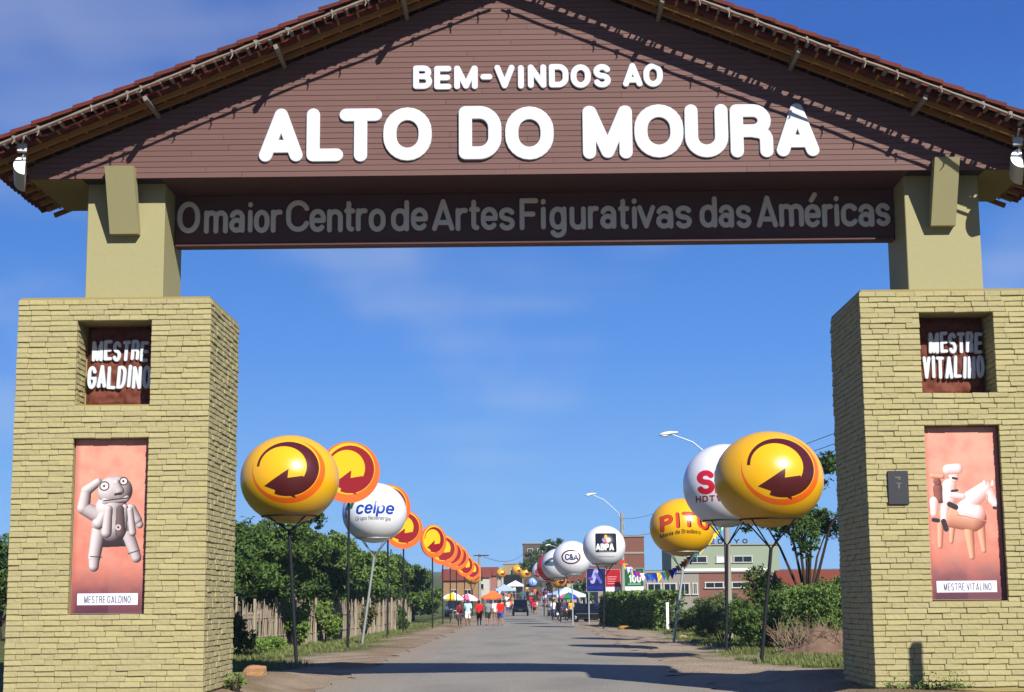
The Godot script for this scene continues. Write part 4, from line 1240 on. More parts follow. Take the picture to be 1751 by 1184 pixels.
# ------------------------------------------------------------------ plants
func leaves(b: B, sd: int, blobs: Array, count: int, size: float, lo: Color, hi: Color) -> void:
	var r := RandomNumberGenerator.new()
	r.seed = sd
	var w := 0.0
	for e in blobs: w += e[1].x * e[1].z
	for e in blobs:
		var n := int(2.0 * count * e[1].x * e[1].z / w)
		var tone := r.randf_range(-0.2, 0.2)
		var sub: Array = []       # clumps inside the blob
		for k in maxi(6, n / 26):
			var d := Vector3(r.randfn(), r.randfn(), r.randfn()).normalized()
			sub.push_back([e[0] + d * e[1] * pow(r.randf(), 0.38), r.randf_range(0.12, 0.30) * e[1].x, r.randf_range(-0.25, 0.25)])
		for i in n:
			var s: Array = sub[r.randi() % sub.size()]
			var p: Vector3 = s[0] + Vector3(r.randfn(), r.randfn() * 0.7, r.randfn()) * s[1] * 0.6
			if p.y < 0.02: p.y = r.randf_range(0.02, 0.3)
			var q := size * r.randf_range(0.32, 0.74)
			var n1 := Vector3(r.randfn(), r.randfn() + 0.7, r.randfn()).normalized()
			var a := n1.cross(Vector3(r.randfn(), r.randfn(), r.randfn())).normalized()
			var c := n1.cross(a)
			b.col = lo.lerp(hi, clampf(r.randf() * 0.7 + 0.15 + tone + s[2], 0, 1))
			b.tri(p - a * q, p + c * q * 0.42, p + a * q); b.tri(p - a * q, p + a * q, p - c * q * 0.42)

func tree(label: String, at: Vector2, h: float, spread: float, low: float, count: int, sd: int, lo: Color, hi: Color, leaf := 0.17, group := "", sparse := false) -> void:
	var g := gy(at.x, at.y)
	var t := thing("leafy_tree", label, "tree", Vector3(at.x, g, at.y), 0.0, group)
	var r := RandomNumberGenerator.new()
	r.seed = sd
	var b := B.new()
	var blobs: Array = []
	var fork := maxf(low * 0.8, 0.5)
	var th := 0.5 if sparse else 1.0
	b.tube([Vector3(0, -0.2, 0), Vector3(0.05, fork * 0.5, 0.03), Vector3(0.0, fork, 0)], [0.04 * h * th, 0.032 * h * th, 0.026 * h * th], 8)
	var limbs := 8 if sparse else 9
	for i in limbs:
		var a := TAU * i / limbs + r.randf_range(-0.4, 0.4)
		var reach := spread * r.randf_range(0.35, 0.85)
		var top := lerpf(low + 0.25 * (h - low), h - spread * 0.25, r.randf())
		if i == 0:
			reach = 0.1; top = h - spread * 0.3
		var e := Vector3(cos(a) * reach, top, sin(a) * reach)
		var m := Vector3(cos(a) * reach * 0.45 + r.randf_range(-0.2, 0.2), lerpf(fork, top, 0.6), sin(a) * reach * 0.45)
		b.tube([Vector3(0, fork * 0.9, 0), m, e], [0.020 * h * th, 0.012 * h * th, 0.004 * h * th], 6)
		var s := spread * r.randf_range(0.34, 0.5) * (0.72 if sparse else 1.0)
		blobs.push_back([e, Vector3(s, s * 0.75, s)])
		for k in (3 if sparse else 2):
			var d := Vector3(r.randfn(), r.randfn() * 0.5 + 0.1, r.randfn()).normalized() * s * 1.1
			b.tube([m.lerp(e, 0.7), e + d], [0.007 * h, 0.002 * h], 5)
			blobs.push_back([e + d, Vector3(s, s * 0.7, s) * 0.62])
	part("trunk", b.mesh(), M.bark, t)
	var l := B.new()
	leaves(l, sd + 5, blobs, count, leaf, lo, hi)
	part("crown", l.mesh(), M.leaf, t)

func shrub(called: String, label: String, at: Vector2, size: Vector3, count: int, sd: int, lo: Color, hi: Color, leaf := 0.10, group := "") -> Node3D:
	var g := gy(at.x, at.y)
	var t := thing(called, label, "shrub", Vector3(at.x, g, at.y), 0.0, group)
	var r := RandomNumberGenerator.new()
	r.seed = sd
	var b := B.new()
	var blobs: Array = []
	for i in 9:
		var a := TAU * i / 9.0 + r.randf()
		var e := Vector3(cos(a) * size.x * r.randf_range(0.15, 0.75), size.y * r.randf_range(0.25, 0.82), sin(a) * size.z * r.randf_range(0.15, 0.75))
		b.tube([Vector3(e.x * 0.2, -0.1, e.z * 0.2), e * 0.6, e], [0.03, 0.02, 0.008], 5)
		blobs.push_back([e, Vector3(size.x * 0.42, size.y * 0.24, size.z * 0.42)])
	part("stem", b.mesh(), M.bark, t)
	var l := B.new()
	leaves(l, sd + 5, blobs, count, leaf, lo, hi)
	part("foliage", l.mesh(), M.leaf, t)
	return t

func build_plants() -> void:
	var dk := Color(0.028, 0.055, 0.014)
	var md := Color(0.075, 0.125, 0.028)
	var lt := Color(0.13, 0.20, 0.045)
	var gl := "trees behind the stake fence"
	tree("dark leafy tree behind the stake fence, nearest the left pillar", Vector2(-12.4, -64), 5.0, 2.7, 1.1, 15300, 101, dk, md, 0.18, gl)
	tree("broad dark tree behind the fence, below the big yellow balloon", Vector2(-10.9, -71), 5.2, 2.6, 0.9, 16150, 102, dk, md, 0.18, gl)
	tree("lighter green tree behind the fence, under the nearest round sign", Vector2(-9.9, -78), 4.6, 2.3, 0.7, 13600, 103, dk.lerp(md, 0.4), lt, 0.17, gl)
	tree("green tree behind the fence, below the white balloon", Vector2(-10.0, -87), 5.0, 2.5, 0.7, 13600, 104, dk.lerp(md, 0.3), lt, 0.18, gl)
	tree("tree overhanging the fence under the third round sign", Vector2(-9.5, -97), 4.6, 2.2, 0.6, 11900, 105, dk, lt, 0.18, gl)
	tree("tree on the left verge under the fourth round sign", Vector2(-9.2, -109), 4.5, 2.2, 0.5, 11050, 106, dk, md, 0.2, gl)
	tree("tree on the left verge under the fifth and sixth round signs", Vector2(-9.3, -124), 4.3, 2.4, 0.4, 10200, 107, dk.lerp(md, 0.3), lt, 0.2, gl)
	tree("tree at the far end of the left row of trees", Vector2(-10.2, -142), 4.2, 2.4, 0.4, 8500, 108, dk, md, 0.22, gl)
	tree("tall dark tree farther back behind the left row", Vector2(-15.0, -84), 5.8, 3.2, 1.0, 13600, 109, dk, md, 0.2, gl)
	tree("second dark tree far back behind the left row", Vector2(-14.5, -104), 5.6, 3.2, 0.8, 11900, 110, dk, md, 0.22, gl)
	tree("small tree left of the left pillar at the picture edge", Vector2(-20.3, -62), 3.9, 1.9, 0.6, 6800, 111, dk, md, 0.17)
	tree("thin open tree with sky showing through, beside the right pillar", Vector2(10.0, -58.5), 7.1, 2.7, 1.7, 9500, 112, dk, md, 0.13, "", true)
	tree("dark tree at the far end of the street beside the dark house", Vector2(3.4, -262), 9.8, 3.8, 2.0, 7650, 113, dk, md, 0.34)
	tree("small bushy tree behind the parked cars, right side", Vector2(7.2, -172), 4.4, 2.0, 0.8, 4250, 114, dk, md, 0.24)
	# right side shrubs
	var gr := "shrubs along the right verge"
	shrub("roadside_shrub", "tall bushy shrub behind the pole of the right yellow balloon", Vector2(8.2, -57.5), Vector3(1.5, 2.75, 1.3), 10200, 121, dk, lt, 0.11, gr)
	shrub("roadside_shrub", "big green shrub next to the right pillar", Vector2(9.9, -55.5), Vector3(1.7, 2.5, 1.4), 11900, 122, dk.lerp(md, 0.4), lt, 0.11, gr)
	shrub("roadside_shrub", "shrub partly hidden by the right pillar", Vector2(11.9, -56.5), Vector3(1.5, 2.3, 1.4), 7650, 123, dk, md, 0.11, gr)
	shrub("roadside_shrub", "low greyish shrub between the right balloon poles", Vector2(7.9, -66), Vector3(1.2, 1.7, 1.5), 6800, 124, Color(0.06, 0.085, 0.035), Color(0.15, 0.19, 0.07), 0.10, gr)
	shrub("roadside_shrub", "loose shrub beside the concrete lamp post, right verge", Vector2(9.3, -74), Vector3(1.5, 2.0, 1.5), 6800, 125, Color(0.05, 0.08, 0.03), Color(0.14, 0.18, 0.06), 0.11, gr)
	shrub("roadside_shrub", "low shrub beside the white marker post", Vector2(8.6, -84), Vector3(1.3, 1.8, 1.8), 6460, 126, dk, Color(0.13, 0.17, 0.06), 0.12, gr)
	shrub("roadside_shrub", "shrub far back behind the right verge", Vector2(14.0, -68), Vector3(2.4, 2.6, 2.0), 8500, 127, dk, md, 0.13, gr)
	# clipped hedge in front of the grey building
	var hp := Vector3(6.75, 0, -101)
	var ht := thing("clipped_hedge", "long clipped green hedge in front of the grey building, right", "hedge", hp)
	var hb := B.new()
	var r := RandomNumberGenerator.new()
	r.seed = 131
	var dir := Vector3(-2.3, 0, -17.5).normalized()
	var nrm := Vector3(-dir.z, 0, dir.x)
	for i in 15000:
		var s := r.randf_range(-9.3, 9.3)
		var hgt := 2.05 + 0.12 * sin(s * 2.0) + 0.08 * sin(s * 5.3)
		var q := Vector2(r.randf_range(-0.75, 0.75), r.randf_range(0.03, hgt))
		if i % 4 == 0: q.y = hgt - absf(r.randfn()) * 0.1
		elif i % 4 < 3: q.x = (-0.75 if r.randf() < 0.75 else 0.75) + r.randfn() * 0.07
		var p := dir * s + nrm * q.x + Vector3(0, q.y, 0)
		var n1 := Vector3(r.randfn(), r.randfn() + 0.5, r.randfn()).normalized()
		var a := n1.cross(Vector3(r.randfn(), r.randfn(), r.randfn())).normalized() * r.randf_range(0.08, 0.15)
		var c := n1.cross(a) * 0.5
		hb.col = dk.lerp(lt, r.randf())
		hb.tri(p - a, p + c, p + a); hb.tri(p - a, p + a, p - c)
	part("foliage", hb.mesh(), M.leaf, ht)
	var hs := B.new()
	for i in 14:
		var s := -9.0 + i * 1.38
		hs.tube([dir * s + Vector3(0, -0.2, 0), dir * s + nrm * 0.1 + Vector3(0, 1.5, 0)], [0.05, 0.02], 5)
	part("stem", hs.mesh(), M.bark, ht)
	# creeper clumps on the stake fence and weeds
	var gv := "creepers growing over the stake fence"
	shrub("fence_creeper", "bright green creeper over the stake fence behind the left balloon pole", Vector2(-9.35, -64.6), Vector3(0.75, 1.85, 0.6), 6460, 141, md, Color(0.20, 0.30, 0.05), 0.09, gv)
	shrub("fence_creeper", "second bright creeper clump on the fence, right of the balloon pole", Vector2(-8.75, -69.5), Vector3(0.7, 1.75, 0.7), 5440, 142, dk.lerp(md, 0.5), Color(0.18, 0.26, 0.05), 0.09, gv)
	shrub("fence_creeper", "brownish creeper on the fence behind the leaning grey pole", Vector2(-8.35, -82), Vector3(0.7, 1.6, 1.4), 5100, 143, Color(0.07, 0.07, 0.025), Color(0.15, 0.15, 0.05), 0.10, gv)
	shrub("fence_creeper", "creeper clump at the far end of the stake fence", Vector2(-8.15, -101), Vector3(0.7, 1.5, 2.2), 5100, 144, dk, md, 0.11, gv)
	shrub("fence_creeper", "dark bush against the fence beside the left pillar", Vector2(-9.75, -52.5), Vector3(0.85, 1.5, 0.9), 6800, 145, Color(0.02, 0.04, 0.012), Color(0.06, 0.10, 0.022), 0.09, gv)
	shrub("weed", "fresh green weeds at the foot of the stake fence", Vector2(-9.2, -57.0), Vector3(0.7, 0.55, 1.6), 4080, 146, md, Color(0.17, 0.27, 0.05), 0.07)
	shrub("weed", "small weed at the inner foot of the left pillar", Vector2(-5.28, -29.3), Vector3(0.22, 0.30, 0.35), 500, 147, md, Color(0.17, 0.24, 0.05), 0.045)
	shrub("weed", "low weeds at the front foot of the right pillar", Vector2(6.6, -27.25), Vector3(1.0, 0.11, 0.13), 420, 148, md, Color(0.15, 0.20, 0.05), 0.045)
	# dirt heap with dry brush by the right verge
	var mp := Vector3(9.3, 0, -50.8)
	var st := SurfaceTool.new()
	st.begin(Mesh.PRIMITIVE_TRIANGLES)
	var f := FastNoiseLite.new()
	f.seed = 15; f.frequency = 0.9; f.fractal_octaves = 4
	for j in 25:
		for i in 25:
			var u := Vector2(i / 12.0 - 1.0, j / 12.0 - 1.0)
			var k := clampf(1.0 - u.length(), 0, 1)
			st.set_color(Color(0.40, 0.28, 0.20).lerp(Color(0.28, 0.19, 0.13), clampf(f.get_noise_2d(u.x * 6.0, u.y * 6.0) + 0.5, 0, 1)))
			st.add_vertex(Vector3(u.x * 2.0, smoothstep(0, 0.9, k) * (0.75 + f.get_noise_2d(u.x * 3.0, u.y * 3.0) * 0.5) - 0.04, u.y * 1.3))
	for j in 24:
		for i in 24:
			var p := j * 25 + i
			st.add_index(p); st.add_index(p + 1); st.add_index(p + 26)
			st.add_index(p); st.add_index(p + 26); st.add_index(p + 25)
	st.generate_normals()
	var mo := part("dirt_heap", st.commit(), mat(Color(1, 1, 1), 0.95, {"vc": true, "tex": grain(57, 256, [[10, 4, 1.0]], Color(0.65, 0.62, 0.6), Color(1, 1, 1), 0.3), "scale": 0.9}), self, mp)
	tag(mo, "low heap of pale reddish earth beside the right pillar", "earth heap")
	var db := B.new()
	r.seed = 151
	for i in 260:
		var p := Vector3(r.randf_range(-1.3, 1.0), r.randf_range(0.0, 0.5), r.randf_range(-0.5, 0.8))
		var d := Vector3(r.randfn(), absf(r.randfn()) + 0.3, r.randfn()).normalized() * r.randf_range(0.3, 0.9)
		db.col = Color(0.15, 0.095, 0.065).lerp(Color(0.27, 0.20, 0.14), r.randf())
		db.tube([p, p + d * 0.5 + Vector3(0, 0.04, 0), p + d], [0.012, 0.009, 0.004], 4, false)
	var dt := part("dry_brush", db.mesh(), M.dry, self, Vector3(8.9, 0.1, -51.0))
	tag(dt, "tangle of dry brown twigs on the earth heap, right", "brushwood")

func build_fence() -> void:
	var line := [Vector2(-11.1, -50), Vector2(-10.3, -60.5), Vector2(-9.4, -66.5), Vector2(-8.75, -74), Vector2(-8.3, -86), Vector2(-8.2, -112)]
	var t := thing("stake_fence", "weathered grey fence of thin upright stakes along the left verge", "fence", Vector3(-9.4, 0, -66.5))
	var o := -t.position
	var var_m: Array = []
	for i in 6:
		var b := B.new()
		var k := rng.randf_range(0.6, 1.0)
		b.col = Color(k, k * 0.97, k * 0.93)
		b.tube([Vector3(0, -0.1, 0), Vector3(rng.randf_range(-0.03, 0.03), 0.8, rng.randf_range(-0.03, 0.03)), Vector3(rng.randf_range(-0.07, 0.07), rng.randf_range(1.45, 1.75), 0)], [0.024, 0.021, 0.012], 5)
		var_m.push_back([b, b.mesh()])
	var bulk := B.new()
	var n := 0
	for i in line.size() - 1:
		var a: Vector2 = line[i]
		var e: Vector2 = line[i + 1]
		var len := a.distance_to(e)
		var s := 0.0
		var post := 0
		while s < len:
			var p := a.lerp(e, s / len)
			var x := Transform3D(Basis(Vector3.UP, rng.randf() * TAU).rotated(Vector3(0, 0, 1), rng.randf_range(-0.06, 0.06)), Vector3(p.x + rng.randf_range(-0.04, 0.04), gy(p.x, p.y), p.y) + o)
			x = x.scaled_local(Vector3(1, rng.randf_range(0.85, 1.1), 1))
			var v: Array = var_m[rng.randi() % 6]
			if n < 280 and i >= 0:
				part("stake", v[1], M.stake, t).transform = x
			else: bulk.put(v[0], x, v[0].c[0])
			n += 1
			if int(s / 2.6) >= post:
				post += 1
				var pb := B.new()
				pb.col = Color(0.95, 0.93, 0.88)
				pb.tube([Vector3(p.x + 0.06, -0.2, p.y), Vector3(p.x + 0.06, 1.8 + rng.randf_range(-0.1, 0.15), p.y)], [0.06, 0.05], 6)
				part("post", pb.mesh(), M.stake, t, o)
			s += rng.randf_range(0.05, 0.10)
		for y in [0.45, 1.15]:
			var w := B.new()
			w.tube([Vector3(a.x + 0.05, y, a.y) + o, Vector3(e.x + 0.05, y, e.y) + o], [0.016, 0.016], 5)
			part("rail", w.mesh(), M.stake, t)
	part("far_stakes", bulk.mesh(), M.stake, t).set_meta("kind", "stuff")

# ------------------------------------------------------------------ poles, wires, small street furniture
func lamp_post(label: String, at: Vector2, h: float, head: Vector3) -> void:
	var t := thing("street_lamp", label, "street lamp", Vector3(at.x, gy(at.x, at.y), at.y), 0.0, "street lamps on concrete poles along the right side")
	var b := B.new()
	b.tube([Vector3(0, -0.2, 0), Vector3(0, h * 0.5, 0), Vector3(0, h, 0)], [0.17, 0.14, 0.11], 10)
	part("pole", b.mesh(), M.concrete, t)
	var e := head - t.position
	var a := B.new()
	a.tube([Vector3(0, h - 0.5, 0), Vector3(e.x * 0.12, h + 0.05, 0), Vector3(e.x * 0.55, lerpf(h, e.y, 0.72), 0), Vector3(e.x * 0.92, e.y - 0.02, 0)], [0.035, 0.033, 0.03, 0.028], 7)
	part("arm", a.mesh(), M.galv, t)
	var l := B.new()
	l.xf = Transform3D(Basis(Vector3(0, 0, 1), 0.16), e)
	l.ball(Vector3(0.02, 0, 0), Vector3(0.36, 0.10, 0.15), 14, 8)
	l.tube([Vector3(0.25, 0, 0), Vector3(0.5, -0.02, 0)], [0.06, 0.04], 8)
	var ho := part("lamp_head", l.mesh(), M.lamp_head, t)
	var gl := B.new()
	gl.xf = l.xf
	gl.ball(Vector3(-0.06, -0.06, 0), Vector3(0.22, 0.08, 0.11), 12, 6)
	part("lens", gl.mesh(), M.lamp_glass, ho)
	for k in 2:
		var s := B.new()
		s.tube([Vector3(0.14, h - 0.9 - k * 0.2, 0.1), Vector3(0.14, h - 0.8 - k * 0.2, 0.1)], [0.06, 0.05], 6)
		part("insulator", s.mesh(), M.metal_grey, t)

func wire(label: String, a: Vector3, b: Vector3, sag: float, r := 0.012) -> void:
	var pts: Array = []
	var rr: Array = []
	for i in 15:
		var u := i / 14.0
		pts.push_back(a.lerp(b, u) - a - Vector3(0, sag * 4.0 * u * (1.0 - u), 0)); rr.push_back(r)
	var m := B.new()
	m.tube(pts, rr, 5)
	tag(part("overhead_wire", m.mesh(), M.wire, self, a), label, "wire", "overhead wires")

func bunting(label: String, a: Vector3, b: Vector3, sag: float, n: int, size: float) -> void:
	var t := thing("bunting", label, "bunting", a, 0.0, "strings of coloured pennants on the right")
	var pts: Array = []
	var rr: Array = []
	for i in 25:
		var u := i / 24.0
		pts.push_back((b - a) * u - Vector3(0, sag * 4.0 * u * (1.0 - u), 0)); rr.push_back(0.008)
	var m := B.new()
	m.tube(pts, rr, 4)
	part("cord", m.mesh(), M.wire, t)
	for i in n:
		var u := (i + 0.5) / n
		var p := (b - a) * u - Vector3(0, sag * 4.0 * u * (1.0 - u), 0)
		var f := B.new()
		var s := size * rng.randf_range(0.85, 1.1)
		var sw := rng.randf_range(-0.3, 0.3)
		var d := Vector3(0.9, 0, rng.randf_range(-0.4, 0.4)).normalized() * s * 0.5
		var tip := p + Vector3(sw * s, -s * 1.25, rng.randf_range(-0.2, 0.2) * s)
		var nn := Vector3(0, 0, 0.004)
		f.tri(p - d + nn, tip + nn, p + d + nn); f.tri(p - d - nn, p + d - nn, tip - nn)
		f.quad(p - d - nn, tip - nn, tip + nn, p - d + nn); f.quad(p + d + nn, tip + nn, tip - nn, p + d - nn)
		part("pennant", f.mesh(), M["flag%d" % (rng.randi() % 5)], t)

func billboard(called: String, label: String, x0: float, x1: float, y0: float, y1: float, z: float, face: Material, draw := "") -> void:
	var g := gy(x0, z)
	var t := thing(called, label, "billboard", Vector3((x0 + x1) * 0.5, g, z))
	var b := B.new()
	b.uvs = true
	var w := (x1 - x0) * 0.5
	b.quad(Vector3(-w, y0, 0.03), Vector3(w, y0, 0.03), Vector3(w, y1, 0.03), Vector3(-w, y1, 0.03))
	for q in [Vector2(0, 1), Vector2(1, 0), Vector2(1, 1), Vector2(0, 1), Vector2(0, 0), Vector2(1, 0)]: b.t.push_back(q)
	part("print", b.mesh(), face, t)
	var k := B.new()
	k.box(Vector3(0, (y0 + y1) * 0.5, 0), Vector3(w * 2.0 + 0.05, y1 - y0 + 0.05, 0.05))
	part("panel", k.mesh(), M.metal_grey, t)
	for s in [-0.8, 0.8]:
		var p := B.new()
		p.tube([Vector3(w * s, -0.2, -0.08), Vector3(w * s, y1, -0.08)], [0.05, 0.05], 6)
		part("leg", p.mesh(), M.galv, t)

func build_furniture() -> void:
	lamp_post("concrete street lamp rising behind the right-hand balloons", Vector2(8.66, -70.85), 7.6, Vector3(6.13, 8.95, -70.85))
	lamp_post("concrete street lamp behind the black badge balloon", Vector2(6.85, -119), 8.0, Vector3(4.49, 9.39, -119))
	lamp_post("small distant street lamp above the red balloon", Vector2(4.6, -230), 8.2, Vector3(2.6, 9.4, -230))
	# utility pole at the end of the left row
	var t := thing("utility_pole", "tall grey utility pole with crossarm at the end of the left row", "utility pole", Vector3(-5.83, gy(-5.83, -190), -190))
	var b := B.new()
	b.tube([Vector3(0, -0.2, 0), Vector3(0, 7.1, 0)], [0.20, 0.13], 8)
	part("pole", b.mesh(), M.concrete, t)
	var c := B.new()
	c.box(Vector3(0.2, 6.9, 0.16), Vector3(1.8, 0.12, 0.10))
	part("crossarm", c.mesh(), M.bark, t)
	for k in 3:
		var i := B.new()
		i.tube([Vector3(-0.5 + k * 0.7, 6.97, 0.16), Vector3(-0.5 + k * 0.7, 7.15, 0.16)], [0.05, 0.04], 6)
		part("insulator", i.mesh(), M.metal_grey, t)
	wire("upper overhead wire running to the right above the lamp post", Vector3(8.75, 7.3, -70.8), Vector3(15.5, 9.2, -24), 0.5)
	wire("middle overhead wire running to the right past the brick pillar", Vector3(8.75, 6.95, -70.8), Vector3(15.5, 8.8, -24), 0.5)
	wire("lowest overhead wire running to the right past the brick pillar", Vector3(8.75, 6.6, -70.8), Vector3(15.5, 8.4, -24), 0.5)
	wire("upper wire strung between the two nearer street lamps", Vector3(6.9, 7.6, -119), Vector3(8.7, 7.3, -70.8), 0.6)
	wire("lower wire strung between the two nearer street lamps", Vector3(6.9, 6.4, -119), Vector3(8.7, 6.2, -70.8), 0.6)
	wire("overhead wire from the utility pole to the far houses", Vector3(-5.8, 7.0, -190), Vector3(-1.0, 11.0, -326), 1.2, 0.03)
	bunting("pennants slanting down from the right lamp post to the grey pole", Vector3(8.5, 5.0, -70.6), Vector3(5.95, 2.95, -67.0), 0.12, 18, 0.26)
	bunting("pennants running from the grey balloon pole to the far lamp post", Vector3(5.95, 2.95, -67.0), Vector3(6.75, 4.6, -118.8), 0.55, 28, 0.34)
	# billboards
	canvas = Image.create(128, 140, false, Image.FORMAT_RGB8)
	canvas.fill(Color(0.08, 0.36, 0.20))
	ink_text("100", 34, 84, 40, 5, Color(0.92, 0.94, 0.90), 0.8, 0.2)
	canvas.fill_rect(Rect2i(0, 112, 128, 28), Color(0.86, 0.87, 0.88))
	canvas.fill_rect(Rect2i(20, 96, 90, 4), Color(0.75, 0.82, 0.75))
	billboard("billboard", "green billboard with white number beside the far street lamp", 7.32, 8.75, 2.35, 4.05, -124.6, skin())
	canvas = Image.create(128, 128, false, Image.FORMAT_RGB8)
	canvas.fill(Color(0.66, 0.09, 0.12))
	canvas.fill_rect(Rect2i(0, 100, 128, 28), Color(0.85, 0.85, 0.87))
	for k in 4: canvas.fill_rect(Rect2i(30, 40 + k * 13, 70 - k * 6, 4), Color(0.88, 0.62, 0.62))
	billboard("billboard", "red billboard left of the far street lamp", 5.75, 7.05, 2.3, 4.0, -126, skin())
	canvas = Image.create(128, 160, false, Image.FORMAT_RGB8)
	canvas.fill(Color(0.10, 0.11, 0.36))
	ink_seg(Vector2(64, 20), Vector2(40, 90), 16, Color(0.65, 0.66, 0.85)); ink_seg(Vector2(64, 40), Vector2(96, 96), 10, Color(0.35, 0.36, 0.72))
	canvas.fill_rect(Rect2i(0, 124, 128, 18), Color(0.10, 0.16, 0.55)); ink_seg(Vector2(20, 70), Vector2(34, 74), 10, Color(0.40, 0.25, 0.60))
	billboard("billboard", "dark blue billboard below the black badge balloon", 4.16, 5.52, 2.3, 3.95, -118, skin())
	# white marker post, stone, yellow kerb stone
	var wp := B.new()
	wp.bev(Vector3(0, 0.72, 0), Vector3(0.15, 1.5, 0.12), 0.02)
	wp.bev(Vector3(0, 1.49, 0), Vector3(0.18, 0.06, 0.15), 0.015)
	tag(part("marker_post", wp.mesh(), M.white, self, Vector3(7.72, 0, -91.4)), "white marker post at the corner of the clipped hedge", "post")
	var stone := func(at: Vector3, s: Vector3, col: Color, label: String, sd: int) -> void:
		var m := B.new()
		var f := FastNoiseLite.new()
		f.seed = sd; f.frequency = 1.3
		var mk := func(a: float, q: float) -> Vector3:
			var d := Vector3(sin(a) * cos(q), cos(a), sin(a) * sin(q))
			var e := Vector3(signf(d.x) * pow(absf(d.x), 0.6), signf(d.y) * pow(absf(d.y), 0.6), signf(d.z) * pow(absf(d.z), 0.6))
			return e * s * (1.0 + f.get_noise_3dv(d) * 0.35)
		for i in 8:
			for k in 14:
				var p0: Vector3 = mk.call(PI * i / 8.0, TAU * k / 14.0)
				var p1: Vector3 = mk.call(PI * (i + 1) / 8.0, TAU * k / 14.0)
				var p2: Vector3 = mk.call(PI * (i + 1) / 8.0, TAU * (k + 1) / 14.0)
				var p3: Vector3 = mk.call(PI * i / 8.0, TAU * (k + 1) / 14.0)
				m.face(p0, p1, p2, p1); m.face(p0, p2, p3, p1)
		tag(part("stone", m.mesh(), mat(col, 0.9, {"tex": M.concrete.albedo_texture, "scale": 2.0}), self, at), label, "stone")
	stone.call(Vector3(-5.70, 0.32, -33.9), Vector3(0.23, 0.12, 0.16), Color(0.72, 0.55, 0.40), "pale brown stone on the ground by the left pillar", 3)
	stone.call(Vector3(5.6, 0.06, -96), Vector3(0.40, 0.12, 0.3), Color(0.72, 0.58, 0.25), "yellowish stone on the right shoulder below the street lamp", 4)
	stone.call(Vector3(6.75, 0.05, -72), Vector3(0.16, 0.09, 0.12), Color(0.75, 0.66, 0.55), "small pale stone near the grey balloon pole", 5)
	# a timber post outside the frame whose shadow falls on the right pillar
	var tp := B.new()
	tp.bev(Vector3(0, 2.0, 0), Vector3(0.17, 4.4, 0.17), 0.015)
	tag(part("timber_post", tp.mesh(), M.bark, self, Vector3(8.62, 0.1, -23.2)), "timber post before the right pillar, seen only by its shadow on the bricks", "post")

# ------------------------------------------------------------------ buildings
func opening(t: Node3D, called: String, c: Vector3, w: float, h: float, glass: Material, frame: Material) -> void:
	var f := B.new()
	f.box(c + Vector3(0, h * 0.5, 0.02), Vector3(w + 0.16, 0.09, 0.10)); f.box(c + Vector3(0, -h * 0.5, 0.04), Vector3(w + 0.24, 0.09, 0.16))
	for s in [-1.0, 1.0]: f.box(c + Vector3(s * w * 0.5, 0, 0.02), Vector3(0.09, h - 0.09, 0.10))
	f.box(c + Vector3(0, 0, 0.015), Vector3(0.05, h - 0.09, 0.06))
	var o := part(called, f.mesh(), frame, t)
	var g := B.new()
	g.box(c + Vector3(0, 0, 0.0), Vector3(w - 0.05, h - 0.05, 0.03))
	part("pane", g.mesh(), glass, o)

func building(label: String, x0: float, x1: float, z0: float, depth: float, h: float, wall: Material, roof: String, wins: Array, extra := {}) -> Node3D:
	var g := gy((x0 + x1) * 0.5, z0)
	var t := thing("house", label, "building", Vector3((x0 + x1) * 0.5, g, z0), extra.get("turn", 0.0), extra.get("group", ""))
	var w := x1 - x0
	var b := B.new()
	b.box(Vector3(0, h * 0.5 - 0.25, -depth * 0.5), Vector3(w, h + 0.5, depth))
	part("wall", b.mesh(), wall, t)
	if roof == "flat":
		var r := B.new()
		r.box(Vector3(0, h + 0.06, -depth * 0.5), Vector3(w + 0.3, 0.16, depth + 0.3))
		part("roof", r.mesh(), M.concrete, t)
	else:
		var r := B.new()
		var e := 0.4
		var rise := depth * 0.22
		for s in [0, 1]:
			var za := e if s == 0 else -depth - e
			var p0 := Vector3(-w * 0.5 - e, h - 0.05, za)
			var p1 := Vector3(w * 0.5 + e, h - 0.05, za)
			var q1 := Vector3(w * 0.5 + e, h + rise, -depth * 0.5)
			var q0 := Vector3(-w * 0.5 - e, h + rise, -depth * 0.5)
			var up := Vector3(0, 0.12, 0)
			r.face(p0 + up, p1 + up, q1 + up, Vector3.UP); r.face(p0 + up, q1 + up, q0 + up, Vector3.UP)
			r.face(p0, p1, q1, Vector3.DOWN); r.face(p0, q1, q0, Vector3.DOWN)
			r.face(p0, p1, p1 + up, Vector3(0, 0, za)); r.face(p0, p1 + up, p0 + up, Vector3(0, 0, za))
		for s in [-1.0, 1.0]:
			r.face(Vector3(s * w * 0.5, h, 0), Vector3(s * w * 0.5, h, -depth), Vector3(s * w * 0.5, h + rise - 0.05, -depth * 0.5), Vector3(s, 0, 0))
		part("roof", r.mesh(), M.rooftile, t)
	for q in wins:
		opening(t, q[4] if q.size() > 4 else "window", Vector3(q[0] - (x0 + x1) * 0.5, q[1] - g, 0.03), q[2], q[3], q[5] if q.size() > 5 else M.glass_dark, M.frame)
	return t

